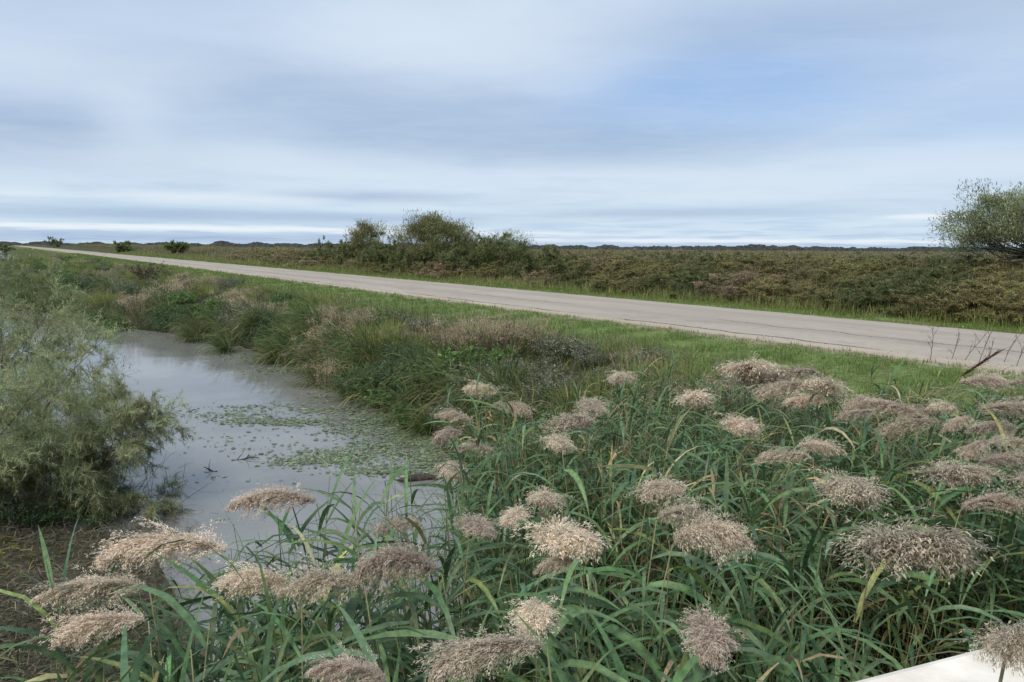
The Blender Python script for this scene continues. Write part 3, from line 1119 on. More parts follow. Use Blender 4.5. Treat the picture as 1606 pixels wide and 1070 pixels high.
c[f < 0.5] = palette(GREEN + DEAD, (2, 2, 2, 1, 1, 1.4, 1.6, 1), int((f < 0.5).sum()), 0.2, 0.05)
far = np.clip(1.0 - 0.07 * (pos[:, 1] - 2), 0.6, 1)
B.add(*ribbons(pos, dirs, rng.uniform(0.28, 0.58, n * per) * far, rng.uniform(0.014, 0.028, n * per) * far, rng.uniform(0.5, 2.6, n * per), 5,
               (0.55, 1.0, 1.0, 0.75, 0.42, 0.04), c))
tag(obj('reed_bed', B.mesh('reed_bed', M_LEAF, True)), 'dense mass of reed leaves and stems behind and between the front reeds', kind='stuff')

n = 9000
x_, y_ = in_bed(n)
k = rng.uniform(0, 1, len(x_)) < sstep(y_, 2.8, 4.6) * np.clip(0.55 + 0.6 * fbm(x_, y_, 1.6, 39), 0.1, 1)
x_, y_ = x_[k], y_[k]
n = len(x_)
Dd = x_ * math.cos(TH) + y_ * math.sin(TH); tt = -x_ * math.sin(TH) + y_ * math.cos(TH)
a = bed_wind(x_) + rng.normal(0, 1.1, n)
inc = np.abs(rng.normal(0.3, 0.25, n))
dirs = np.stack([np.cos(a) * np.sin(inc), np.sin(a) * np.sin(inc), np.cos(inc)], -1)
c = palette([(0.30, 0.25, 0.13), (0.20, 0.21, 0.07), (0.36, 0.29, 0.18), (0.15, 0.19, 0.06), (0.20, 0.14, 0.09)], (2, 3, 1.5, 3, 1.5), n)
Bs = Bag().add(*ribbons(np.stack([x_, y_, gz(Dd, tt)], -1), dirs, (bed_top(x_, y_) + 0.12 - gz(Dd, tt)) * rng.uniform(0.85, 1.3, n), 0.007, rng.uniform(0.2, 1.9, n), 5, (0.8, 1, 1, 0.8, 0.5, 0.1), c))
tag(obj('straw_grass', Bs.mesh('straw_grass', M_GRASS)), 'thin straw coloured grass tangled through the upper reed bed', kind='stuff')

# tall unopened reed leaning right before the road
pb = P(1400, 700, 0.0); pt_ = np.array([0, 0, 0.0])
tip0, tip1 = Pd(1505, 592, 5.6), Pd(1572, 547, 5.6)
Dd, tt = to_dt(pb)
base = np.array([pb[0] - 0.45, pb[1] - 0.3, float(gz(*to_dt((pb[0] - 0.45, pb[1] - 0.3)))) - 0.03])
t = reed(tip0, base, 'tall slanting reed with a narrow unopened brown plume in front of the road', None, None, 3, wind=0.2, lsc=0.9)
n = 130
s = rng.uniform(0, 1, n)
ax = (tip1 - tip0)
pp = tip0 - base + ax * (s * 0.8)[:, None] + rng.normal(0, 0.004, (n, 3))
Bp = Bag().add(*ribbons(pp, ax / np.linalg.norm(ax) + rng.normal(0, 0.09, (n, 3)), rng.uniform(0.07, 0.13, n), 0.0045, 0.15, 2, (0.7, 1, 0.1), palette([(0.13, 0.07, 0.05), (0.2, 0.11, 0.07), (0.09, 0.05, 0.04)], (2, 1, 1), n)))
obj('plume', Bp.mesh('plume', M_PLUME), t)

# ------------------------------------------------------------------ bank plants (each a thing of its own)
SEDGE_D = [(0.132, 0.182, 0.071), (0.174, 0.221, 0.085), (0.091, 0.126, 0.057), (0.347, 0.291, 0.142)]
SEDGE_Y = [(0.234, 0.28, 0.078), (0.28, 0.312, 0.104), (0.169, 0.227, 0.072), (0.39, 0.325, 0.156)]
GREY = [(0.28, 0.294, 0.21), (0.21, 0.231, 0.14), (0.42, 0.406, 0.329), (0.154, 0.168, 0.098)]
HERB = [(0.155, 0.257, 0.081), (0.115, 0.196, 0.074), (0.23, 0.304, 0.108)]
BLUEGREEN = [(0.108, 0.175, 0.079), (0.154, 0.217, 0.105), (0.085, 0.126, 0.058)]
DRY = [(0.507, 0.388, 0.279), (0.411, 0.293, 0.207), (0.6, 0.493, 0.352), (0.217, 0.175, 0.093)]
protos = {}


def proto(kind, makers, mat):
    protos[kind] = [m_().mesh(kind, mat) for m_ in makers]


proto('dark_sedge', [lambda: Bag().add(*tussock(260, 0.95, 0.013, SEDGE_D + SEDGE_Y[:1], (3, 3, 3, 1, 1), (1.0, 3.2), inc=0.6, lean=(-0.8, -0.3, 0))) for _ in range(4)], M_GRASS)
proto('yellow_grass', [lambda: Bag().add(*tussock(330, 0.6, 0.008, SEDGE_Y, (3, 3, 3, 1.2), (0.6, 2.4), 0.18, 0.6)) for _ in range(4)], M_GRASS)
proto('grey_weed', [lambda: herb(46, 0.5, 0.5, 0.022, GREY, (3, 3, 2, 2), 40) for _ in range(3)], M_FOLIAGE)
proto('leafy_herb', [lambda: herb(30, 0.5, 0.5, 0.042, HERB, (3, 3, 2), 26) for _ in range(3)], M_FOLIAGE)
proto('dark_weed', [lambda: herb(36, 0.6, 0.6, 0.038, BLUEGREEN, (3, 3, 3), 28, aspect=0.25) for _ in range(3)], M_FOLIAGE)


def drybag():
    B = herb(26, 0.5, 0.4, 0.012, DRY, (3, 3, 2, 2), 20)
    V, F, C = tussock(160, 0.5, 0.005, DRY + SEDGE_D[:2], (1, 1, 1, 1, 2, 2), (0.4, 1.4), 0.14, 0.5)
    B.add(V, F, C)
    n = 900
    k = rng.integers(0, 14, n)
    hc = np.stack([rng.normal(0, 0.22, 14), rng.normal(0, 0.22, 14), rng.uniform(0.32, 0.52, 14)], -1)
    pp = hc[k] + rng.normal(0, 1, (n, 3)) * np.array([0.055, 0.055, 0.03])
    B.add(*ribbons(pp, rng.normal(0, 1, (n, 3)) + np.array([0, 0, -0.3]), rng.uniform(0.03, 0.06, n), 0.005, 0.5, 1, (1, 0.3), palette(DRY, (3, 2, 3, 0.4), n)))
    return B


proto('dry_weed', [drybag for _ in range(3)], M_PLUME)

BANK_TEXT = {
    'dark_sedge': ('dark sedge tussock arching over the waterline of the road-side bank', 'sedge', 'dark sedge along the waterline'),
    'yellow_grass': ('yellow green tuft of tall grass on the bank below the road verge', 'grass tuft', 'yellow green grass tufts on the bank'),
    'grey_weed': ('grey green small-leaved weed on the bank below the road verge', 'weed', 'grey green weeds on the bank'),
    'leafy_herb': ('fresh green leafy herb among the bank grasses', 'herb', 'green herbs on the bank'),
    'dark_weed': ('dark blue green leafy weed low on the bank by the water', 'weed', 'dark weeds low on the bank'),
    'dry_weed': ('dry pinkish brown seeding weed on the bank', 'weed', 'dry seeding weeds on the bank'),
}
n_bank = {k: 0 for k in BANK_TEXT}
PLACES = [(235, 425, 'near the brown dock bush'), (90, 420, 'on the far left stretch of the bank'), (350, 510, 'opposite the ripples of the open water'), (545, 505, 'near the beige seed heads halfway along'),
          (460, 570, 'by the strip of floating leaves under the bank'), (620, 600, 'above the widest floating leaf mats'), (760, 530, 'round the broad pinkish patch'), (820, 575, 'in the thicket of grey weeds'),
          (960, 600, 'round the smallest reed plume'), (780, 660, 'just behind the reddish reed plume'), (1008, 555, 'by the dry weed with two round heads'), (1200, 580, 'behind the pinkish mass of reed plumes'),
          (400, 450, 'on the middle bank below the far verge')]
WHAT = {'dark_sedge': 'dark arching sedge tussock', 'yellow_grass': 'yellow green grass tuft', 'grey_weed': 'grey green small-leaved weed', 'leafy_herb': 'fresh green leafy herb', 'dark_weed': 'dark blue green leafy weed', 'dry_weed': 'dry pinkish brown seeding weed'}


def neighbourhood(p):
    a, b = project(p)
    return min(PLACES, key=lambda q: abs(q[0] - a) + 2.5 * abs(q[1] - b))[2]



def plant(kind, D, t, sc, label=None, group=True, rz=None):
    me = protos[kind][n_bank[kind] % len(protos[kind])]
    n_bank[kind] += 1
    X, Y = to_xy(D, t)
    zb = max(float(gz(D, t)), WATER - 0.05)
    lab, cat, grp = BANK_TEXT[kind]
    o = obj(kind, me, None, (float(X), float(Y), zb), (0, 0, (rng.normal(TH, 0.5) if kind == 'dark_sedge' else rng.uniform(0, 2 * PI)) if rz is None else rz), sc)
    if not label and kind in WHAT:
        where = neighbourhood(o.location)
        lab, grp = WHAT[kind] + ' ' + where, grp + ', ' + where
    return tag(o, label or lab, cat, grp if group and not label else None)


# the mix of plants runs in drifts along the bank
for i in range(520):
    t_ = float(logt(1, 7.2, 110, 0.9)[0])
    R_ = float(dr(t_))
    s = rng.uniform(-0.05, 1.0)
    D_ = R_ + s * (VERGE - 0.35 - R_)
    xx, yy = to_xy(D_, t_)
    if inside(np.array([float(xx)]), np.array([float(yy)]), _poly)[0] and s < 0.75:
        continue
    m1 = float(fbm(np.array(D_ * 1.5), np.array(t_), 7.0, 51)); m2 = float(fbm(np.array(D_ * 1.5), np.array(t_), 5.0, 52))
    size = 0.6 + 0.006 * t_ + 0.7 * rng.uniform() ** 2
    if s < 0.16:
        kind = 'dark_sedge' if m1 > -0.35 else 'dark_weed'
    elif s < 0.5:
        kind = 'dark_weed' if m1 < -0.45 else 'yellow_grass' if m2 > 0.25 else 'grey_weed' if m1 > 0.35 else 'leafy_herb' if m2 < -0.3 else 'dark_sedge'
    else:
        kind = 'yellow_grass' if m2 > 0.15 else 'grey_weed' if m1 > 0.2 else 'dry_weed' if m1 < -0.3 else 'leafy_herb'
        size *= 0.72
    if n_bank[kind] > 130:
        continue
    plant(kind, D_, t_, size)


def at_px(kind, px, py, zlev, sc, label=None):
    D_, t_ = to_dt(P(px, py, zlev))
    return plant(kind, D_, t_, sc, label)


# plants that stand out in the photograph
for px, py, sc in ((690, 540, .9), (730, 560, 1.0), (790, 565, 1.0), (840, 575, 1.0), (880, 590, .9), (820, 540, .9), (760, 590, 1.0), (860, 555, .8), (700, 580, .9)):
    at_px('grey_weed', px, py + 22, -0.5, sc)
for px, py, sc in ((900, 615, .9), (940, 610, 1.0), (990, 605, 1.0), (1040, 610, 1.0), (960, 640, 1.0), (870, 640, .9), (1080, 615, .9), (1010, 580, .8), (560, 505, 1.0), (470, 480, 1.0), (650, 545, .9)):
    at_px('yellow_grass', px, py + 20, -0.5, sc)
for px, py, sc in ((640, 620, 1.1), (690, 620, 1.1), (740, 640, 1.1), (590, 600, 1.0), (550, 590, 1.0), (780, 660, 1.0), (660, 600, 1.0), (820, 680, .9), (770, 700, .9), (500, 570, 1.0), (430, 540, 1.0), (350, 525, 1.0), (300, 510, 1.0)):
    at_px('dark_sedge', px, py + 10, -1.0, sc)
for px, py, sc in ((605, 580, 1.0), (645, 605, .9), (620, 540, 1.0)):
    at_px('leafy_herb', px, py + 18, -0.8, sc)
for px, py, sc in ((30, 478, 1.5), (70, 486, 1.4), (110, 492, 1.3), (150, 500, 1.2), (10, 462, 1.6), (180, 508, 1.1)):
    at_px('leafy_herb', px, py + 3, -1.15, sc)
    at_px('dark_sedge', px + 12, py + 5, -1.2, sc * .9)
at_px('dry_weed', 760, 535, -0.2, (1.7, 1.7, 1.15), 'broad pinkish dry weed patch under the verge, behind the grey weeds')
at_px('dry_weed', 800, 548, -0.25, (1.5, 1.5, 1.15), 'dry pinkish weed right beside the broad pinkish patch')
at_px('dry_weed', 545, 508, -0.35, (1.8, 1.8, 1.4), 'pale seeding weed with beige heads halfway along the bank')
at_px('dry_weed', 512, 530, -0.6, (1.3, 1.3, 1.3), 'smaller pale seeding weed lower than the beige-headed one')
at_px('dry_weed', 1008, 572, -0.1, (0.75, 0.75, 0.85), 'pinkish dry weed with two round heads at the edge of the near verge')
at_px('dry_weed', 380, 472, -0.4, (1.2, 1.2, .9), 'pale dry weed in the grass of the middle bank left of the beige heads')
at_px('dry_weed', 240, 470, -0.5, (1.6, 1.6, .9), 'pale seeding weed below the brown dock bush')
at_px('dry_weed', 285, 462, -0.45, (1.5, 1.5, .8), 'pale seeding weed right of the brown dock bush')

for px, py, zl, sc in ((365, 466, -.3, 1.2), (400, 478, -.4, 1.0), (260, 458, -.4, 1.4), (300, 452, -.4, 1.3), (215, 470, -.6, 1.3), (560, 500, -.3, 1.2), (530, 515, -.5, 1.2), (495, 525, -.6, 1.0), (510, 560, -.8, .9), (700, 522, -.2, 1.1), (740, 528, -.2, 1.2), (780, 530, -.2, 1.1), (640, 508, -.2, .8), (850, 545, -.3, .9), (1140, 590, 0, .8), (1060, 575, 0, .7), (1190, 600, 0, .8)):
    at_px('dry_weed', px, py + 10, zl, (sc * 1.25, sc * 1.25, sc * 1.3))

# brown dock bush in front of the far road
B = herb(40, 1.35, 1.0, 0.05, [(0.16, 0.11, 0.08), (0.10, 0.075, 0.05), (0.24, 0.18, 0.14), (0.09, 0.10, 0.05)], (3, 2, 2, 2), 40)
D_, t_ = to_dt(P(232, 447, -0.4)); X, Y = to_xy(D_, t_)
tag(obj('dock_bush', B.mesh('dock_bush', M_FOLIAGE), None, (float(X), float(Y), float(gz(D_, t_)))), 'brown withered dock bush on the bank in front of the distant road', 'bush')

# low ground cover on the bank under the plants
n = 26000
t_ = logt(n, 6.5, 300, 0.95)
R_ = dr(t_)
s = rng.uniform(0.0, 1.05, n)
D_ = R_ + s * (VERGE - R_)
m1 = fbm(D_ * 1.5, t_, 6.0, 61)
c = palette(SEDGE_D + SEDGE_Y + GREY[:2], (2, 2, 2, 1, 2, 1, 2, .8, 1.2, 1), n)
B = Bag().add(*blade_field(D_, t_, (0.28 + 0.12 * m1) * rng.uniform(0.6, 1.3, n), 0.006 * (1 + 0.035 * t_), c, (0.6, 2.0), 3, 0.6))
tag(obj('bank_grass', B.mesh('bank_grass', M_GRASS)), 'tangled grass covering the bank between road verge and water', kind='stuff')

# ------------------------------------------------------------------ tamarisks by the water on the left
TAM = [(0.365, 0.395, 0.198), (0.279, 0.329, 0.161), (0.47, 0.46, 0.253), (0.308, 0.377, 0.253)]


def feathery_tree(name, label, cat, loc, wood, crown, group=None, sc=1.0, rz=0.0):
    t = thing(name, label, cat, loc, rz, group)
    t.scale = (sc,) * 3
    obj('trunk', wood.mesh('trunk', M_BARK, True), t)
    obj('crown', crown.mesh('crown', M_FOLIAGE), t)
    return t


p = P(-60, 790, -1.2)
w, c = feathery(2.3, 14, (0.15, 0.8), 15, 18, 30, (0.03, 0.08), 0.0055, 0.6, TAM, (3, 3, 2, 2), 0.011, 0.3, (0.22, 0.1), gap=0.35, sp_segs=1, fit=2.25)
feathery_tree('tamarisk', 'tall airy tamarisk rising from the left frame edge over the water', 'tamarisk', (p[0], p[1], -1.25), w, c)
p = P(85, 775, -1.25)
w, c = feathery(1.8, 16, (0.25, 1.2), 15, 18, 34, (0.03, 0.075), 0.0055, 0.8, TAM, (3, 3, 2, 2), 0.009, 0.35, (0.18, 0.0), gap=0.1, tipfrom=0.12, sp_segs=1, fit=1.55)
feathery_tree('tamarisk', 'low dense feathery tamarisk spreading over the water in front of the tall airy one', 'tamarisk', (p[0], p[1], -1.28), w, c)
p = P(-10, 640, -1.25)
w, c = feathery(2.4, 18, (0.2, 0.9), 15, 17, 26, (0.03, 0.085), 0.0065, 0.6, TAM, (3, 3, 2, 2), 0.010, 0.35, (0.2, 0.0), gap=0.25, tipfrom=0.25, sp_segs=1, fit=2.6)
feathery_tree('tamarisk', 'feathery tamarisk at the left frame edge behind the low dense one', 'tamarisk', (p[0], p[1], -1.28), w, c)

# tangle of drowned twigs at the foot of the tamarisks
n = 900
px = rng.uniform(-60, 290, n); py = rng.uniform(735, 860, n)
pp = np.array([P(a, b, WATER) for a, b in zip(px, py)])
pp = pp[px + (py - 735) * 0.6 < 330]
n = len(pp)
B = Bag().add(*ribbons(pp, rng.normal(0, 1, (n, 3)) * np.array([1, 1, 0.3]) + np.array([0, 0, 0.25]), rng.uniform(0.1, 0.45, n), 0.006, rng.uniform(0.1, 0.8, n), 3, (1, 0.9, 0.7, 0.3),
                       palette([(0.09, 0.075, 0.06), (0.15, 0.13, 0.11), (0.06, 0.06, 0.04)], (2, 1, 2), n)))
tag(obj('twig_litter', B.mesh('twig_litter', M_LITTER)), 'tangle of dead grey twigs at the foot of the tamarisks', kind='stuff')

# drowned brown weed and leaf litter on the mud, bottom left
n = 15000
px = rng.uniform(-150, 420, n); py = rng.uniform(800, 1150, n)
ok = px < 260 + 0.3 * (1000 - py) * 0.4 + rng.normal(0, 30, n)
px, py = px[ok], py[ok]
n = len(px)
dirs_ = np.array([ray(a, b) for a, b in zip(px, py)])
pp = np.array(EYE) + dirs_ * ((WATER + 0.02 - EYE.z) / dirs_[:, 2])[:, None]
D_, t_ = pp[:, 0] * math.cos(TH) + pp[:, 1] * math.sin(TH), -pp[:, 0] * math.sin(TH) + pp[:, 1] * math.cos(TH)
pp[:, 2] = np.maximum(gz(D_, t_), WATER) + rng.uniform(0.0, 0.04, n)
c = palette([(0.11, 0.10, 0.065), (0.16, 0.145, 0.10), (0.07, 0.068, 0.042), (0.11, 0.12, 0.05), (0.22, 0.20, 0.155)], (3, 3, 3, 1.5, 1), n)
ye = np.exp(-(((px - 15) / 45) ** 2 + ((py - 890) / 28) ** 2)) > rng.uniform(0.2, 1.2, n)
c[ye] = vary((0.21, 0.20, 0.05), int(ye.sum()))
B = Bag().add(*ribbons(pp, rng.normal(0, 1, (n, 3)) * np.array([1, 1, 0.35]) + np.array([0, 0, 0.15]), rng.uniform(0.04, 0.16, n), rng.uniform(0.004, 0.011, n), rng.uniform(0.2, 1.2, n), 2, PROF2, c))
tag(obj('mud_litter', B.mesh('mud_litter', M_LITTER)), 'brown drowned weed and leaf litter on the mud', kind='stuff')
BANK_TEXT['mud_weed'] = ('small green weed growing on the mud below the tamarisks', 'weed', 'green weeds on the mud')
n_bank['mud_weed'] = 0
proto('mud_weed', [lambda: herb(18, 0.26, 0.35, 0.026, BLUEGREEN + [(0.09, 0.15, 0.05)], (2, 2, 1, 2), 16)], M_FOLIAGE)
for px, py, sc in ((95, 815, 1.1), (125, 800, 1.0), (60, 822, .9), (190, 782, .8), (150, 818, .8), (30, 815, .9), (5, 800, 1.0)):
    at_px('mud_weed', px, py, -1.25, sc)

# ------------------------------------------------------------------ floating things
pads = []
for px, py, rx, ry, n in ((440, 655, 130, 16, 420), (560, 720, 95, 20, 520), (600, 690, 90, 18, 300), (620, 660, 70, 24, 500), (655, 680, 45, 30, 420), (690, 720, 40, 22, 160), (600, 740, 60, 10, 120),
                         (250, 518, 70, 5, 160), (420, 562, 60, 10, 260), (480, 580, 70, 14, 360), (540, 610, 40, 24, 160), (330, 528, 60, 5, 140), (400, 640, 60, 10, 60), (460, 700, 160, 40, 60), (640, 640, 40, 14, 260)):
    a = np.concatenate([rng.normal(0, 0.6, (n // 2, 2)), rng.normal(0, 0.2, (n * 3, 2)) * np.array([1.4, 1]) + rng.normal(0, 0.5, (8, 2))[rng.integers(0, 8, n * 3)]])
    for u, v in a:
        if py + v * ry > 430:
            pads.append(P(px + u * rx, py + v * ry, WATER))
pads = np.array(pads)
n = len(pads)
k = 7
ang = np.linspace(0.25, 2 * PI - 0.25, k)
r = 0.009 + 0.024 * rng.uniform(0, 1, n) ** 2 * (1 + 0.035 * pads[:, 1])
rot0 = rng.uniform(0, 2 * PI, n)
V = np.zeros((n, k + 1, 3))
V[:, 0] = pads + np.array([0, 0, 0.007])
for j in range(k):
    rr = r * rng.uniform(0.85, 1.1, n)
    V[:, j + 1, 0] = pads[:, 0] + np.cos(ang[j] + rot0) * rr
    V[:, j + 1, 1] = pads[:, 1] + np.sin(ang[j] + rot0) * rr
    V[:, j + 1, 2] = WATER + rng.uniform(0.004, 0.014, n)
idx = np.arange(n)[:, None] * (k + 1)
F = np.concatenate([np.concatenate([idx, idx + j, idx + j + 1], 1) for j in range(1, k)])
c = np.repeat(palette([(0.27, 0.34, 0.19), (0.36, 0.41, 0.26), (0.18, 0.25, 0.12), (0.08, 0.09, 0.06)], (3, 3, 2, 1), n), k + 1, axis=0)
tag(obj('floating_weed', mesh_np('floating_weed', V.reshape(-1, 3), [F], M_LEAF, c)), 'small round floating leaves drifting in mats on the channel', kind='stuff')

p = P(655, 753, WATER)
t = thing('floating_log', 'dark half sunk log with one pale broken end beside the reeds', 'log', (p[0], p[1], WATER), 0.15)
s = np.linspace(-0.24, 0.24, 9)
pts = np.stack([s, 0.02 * np.sin(s * 9), 0.015 + 0.012 * np.cos(s * 7)], -1)
V, F, C = tube(pts, (0.008, 0.03, 0.045, 0.05, 0.052, 0.05, 0.046, 0.04, 0.025), 9)
V += rng.normal(0, 0.004, V.shape)
obj('bark', mesh_np('bark', V, F, M_WOOD, None, True), t)
V, F, C = tube(np.array([(-0.21, -0.02, 0.05), (-0.16, -0.035, 0.06), (-0.12, -0.04, 0.058)]), (0.008, 0.02, 0.01), 7)
obj('broken_end', mesh_np('broken_end', V, F, M_PALEWOOD, None, True), t)


def stick(px, py, L, az, r, bend, label, twigs=2):
    p = P(px, py, WATER)
    t = thing('driftwood', label, 'stick', (p[0], p[1], WATER + 0.005), az)
    s = np.linspace(-L / 2, L / 2, 7)
    pts = np.stack([s, bend * (1 - (2 * s / L) ** 2), 0.02 * np.sin(s / L * 5) + 0.008], -1)
    V, F, C = tube(pts, np.linspace(r, r * 0.35, 7), 6)
    obj('stem', mesh_np('stem', V, F, M_WOOD, None, True), t)
    for k in range(twigs):
        a = pts[1 + 2 * k]
        V, F, C = tube(np.array([a, a + (0.04, 0.04 * (-1) ** k, 0.05), a + (0.07, 0.09 * (-1) ** k, 0.08 + 0.02 * k)]), (r * 0.5, r * 0.35, r * 0.15), 5)
        obj('twig', mesh_np('twig', V, F, M_WOOD, None, True), t)


stick(385, 722, 0.36, 0.1, 0.014, 0.03, 'dark forked stick lying in the middle of the open water', 2)
stick(330, 738, 0.22, 2.7, 0.012, 0.02, 'short dark stick near the tips of the tamarisk twigs', 2)
stick(300, 646, 0.16, 0.5, 0.014, 0.01, 'small dark stick at the right tip of the low tamarisk', 1)

# ------------------------------------------------------------------ dry stalks before the road, right
BANK_TEXT['dry_stalk'] = ('thin dry stalk with dark seeds standing against the pale road', 'stalk', 'dry stalks before the road')
for px, py, hpx, lean_ in ((1458, 570, 55, .12), (1490, 570, 48, .25), (1508, 572, 62, .45), (1530, 575, 60, .5), (1570, 576, 56, .35), (1546, 576, 40, .2), (1592, 582, 60, .15)):
    b0 = P(px, py, -0.05)
    L = hpx * b0[1] / 1168 * 1.15
    pts = grow((0, 0, -0.02), (lean_, 0.0, 1), L, 0.15, 6, 0.06)
    B = Bag().add(*[q if i_ < 2 else (0.09, 0.07, 0.05) for i_, q in enumerate(tube(pts, np.linspace(0.005, 0.0025, 7), 4))])
    for k in range(4):
        a = pts[2 + k]
        br = grow(a, (rng.normal(0, 0.6), rng.normal(0, 0.6), 1), L * 0.3, 0.1, 3, 0.1)
        B.add(*[q if i_ < 2 else (0.09, 0.07, 0.05) for i_, q in enumerate(tube(br, (0.003, 0.0025, 0.002, 0.0015), 3))])
        pp = br[rng.integers(1, 4, 5)] + rng.normal(0, 0.012, (5, 3))
        B.add(*leaflets(pp, 0.010, vary((0.1, 0.075, 0.05), 5)))
    lab, cat, grp = BANK_TEXT['dry_stalk']
    tag(obj('dry_stalk', B.mesh('dry_stalk', M_LITTER), None, (b0[0], b0[1], float(gz(*to_dt(b0))))), lab, cat, grp)

# ------------------------------------------------------------------ scrub beyond the road
OLIVE = [(0.336, 0.301, 0.133), (0.254, 0.245, 0.098), (0.437, 0.366, 0.175), (0.181, 0.171, 0.075)]
MAUVE = [(0.396, 0.303, 0.194), (0.3, 0.241, 0.151), (0.233, 0.208, 0.108), (0.492, 0.388, 0.259)]
DGREEN = [(0.142, 0.178, 0.068), (0.193, 0.226, 0.087), (0.234, 0.242, 0.105), (0.1, 0.121, 0.055)]
scrub = {}
for kind, cols in (('olive', OLIVE), ('mauve', MAUVE), ('green', DGREEN)):
    scrub[kind] = []
    for k in range(3):
        w, c = feathery(1.15, 9, (0.15, 1.1), 6, 6, 18, (0.05, 0.13), 0.011, 0.55, cols, (3, 3, 2, 2), 0.012, 0.35, tipfrom=0.1, sp_segs=2)
        scrub[kind].append((w, c))
SPLACES = [(250, 'along the far left stretch of the road'), (480, 'left of the thicket with the large ragged bush'), (680, 'in front of the large ragged bush'), (860, 'just right of the low rounded dark bush'), (1040, 'opposite the broken crack across the road'),
           (1220, 'opposite the widest near verge'), (1350, 'where the pinkish dry patch begins'), (1460, 'left of the lone airy tree'), (1580, 'below the lone airy tree')]
SWHAT = {'olive': 'olive grey scrub bush', 'mauve': 'dry mauve brown scrub bush', 'green': 'dark green scrub bush'}
SCRUB_TEXT = {'olive': 'olive grey scrub bush in the dense hedge beyond the road', 'mauve': 'dry mauve brown scrub bush in the dense hedge beyond the road', 'green': 'dark green scrub bush in the dense hedge beyond the road'}
scrub_things = {}


def scrub_kind(D_, t_):
    m = float(fbm(np.array(D_ * 1.2), np.array(t_), 9, 71)); m2 = float(fbm(np.array(D_), np.array(t_), 6, 72))
    return 'mauve' if m > 0.62 else 'green' if m2 > 0.35 else 'olive'


def scrub_bush(D_, t_, sc, kind, label=None):
    key = (kind, int(rng.integers(0, 3)))
    X, Y = to_xy(D_, t_)
    loc = (float(X), float(Y), float(gz(D_, t_)))
    if key not in scrub_things:
        w, c = scrub[kind][key[1]]
        scrub_things[key] = o = feathery_tree('scrub_bush', SCRUB_TEXT[kind], 'bush', loc, w, c, kind + ' scrub bushes beyond the road', 1.0, rng.uniform(0, 6.28))
        o.scale = sc
    else:
        o = copy_thing(scrub_things[key], loc, rng.uniform(0, 6.28), sc)
    where = min(SPLACES, key=lambda q: abs(q[0] - project(loc)[0]))[1]
    o['label'] = label or SWHAT[kind] + ' ' + where
    o['group'] = kind + ' scrub ' + where
    return o


for i in range(230):                       # front rows, every bush a thing
    t_ = logt(1, 5.5, 75, 0.95)[0]
    D_ = R1 + 2.5 + abs(rng.normal(0, 2.2)) + 0.008 * t_
    h = rng.uniform(0.45, 0.75)
    wd = rng.uniform(0.9, 1.35) * (1 + 0.006 * t_)
    scrub_bush(D_, t_, (wd, wd, h), scrub_kind(D_, t_))
B = Bag()
for i in range(560):                       # the mass behind them
    t_ = logt(1, 6, 330, 1.0)[0]
    D_ = R1 + 3.0 + rng.uniform(0, 9) + 0.02 * t_
    w, c = scrub[scrub_kind(D_, t_)][i % 3]
    X, Y = to_xy(D_, t_)
    far = 1 + 0.008 * t_
    M = Matrix.Translation((float(X), float(Y), float(gz(D_, t_)))) @ Matrix.Rotation(rng.uniform(0, 6.28), 4, 'Z') @ Matrix.Diagonal((1.15 * far, 1.15 * far, rng.uniform(0.4, 0.62) * (1 + 0.0015 * t_), 1))
    V, F, C = c.arrays()
    M = np.array(M)
    # thin the far ones: every second or third spray
    st = 1 if t_ < 30 else 2 if t_ < 70 else 4
    f = F[0].reshape(2, -1, 4)[:, ::st].reshape(-1, 4)
    used = np.unique(f)
    mp = np.zeros(len(V), int); mp[used] = np.arange(len(used))
    B.add(V[used] @ M[:3, :3].T + M[:3, 3], mp[f], C[used])
tag(obj('scrub', B.mesh('scrub', M_FOLIAGE)), 'mass of scrub filling the flat land behind the front bushes', kind='stuff')

# tall grass foot of the scrub
n = 34000
t_ = logt(n, 5, 140)
D_ = R1 + 1.6 + np.abs(rng.normal(0, 1.7, n))
c = palette(SEDGE_Y + OLIVE[:2] + [(0.2, 0.17, 0.12)], (3, 2, 3, 1, 2, 2, 1), n)
B = Bag().add(*blade_field(D_, t_, rng.uniform(0.2, 0.5, n) * np.clip(0.6 + 0.35 * (D_ - R1 - 1.1), 0.5, 1.3), 0.009 * (1 + 0.02 * t_), c, (0.5, 1.8), 3, 0.5))
tag(obj('rough_grass', B.mesh('rough_grass', M_GRASS)), 'rough tall grass along the foot of the scrub', kind='stuff')

n = 26000
t_ = logt(n, 5, 160)
D_ = R1 + 2.2 + 7.5 * rng.uniform(0, 1, n)
m1 = fbm(D_, t_, 5.0, 77)
k = m1 > rng.uniform(-0.9, 0.9, n)
D_, t_ = D_[k], t_[k]
n = len(D_)
c = palette([(0.26, 0.235, 0.135), (0.20, 0.20, 0.10), (0.31, 0.25, 0.17), (0.17, 0.165, 0.09)], (3, 3, 1.5, 2), n)
B = Bag().add(*blade_field(D_, t_, rng.uniform(0.45, 0.85, n), 0.010 * (1 + 0.025 * t_), c, (0.8, 2.4), 3, 0.6))
tag(obj('scrub_grass', B.mesh('scrub_grass', M_GRASS)), 'tan and olive grass growing through the scrub bank', kind='stuff')

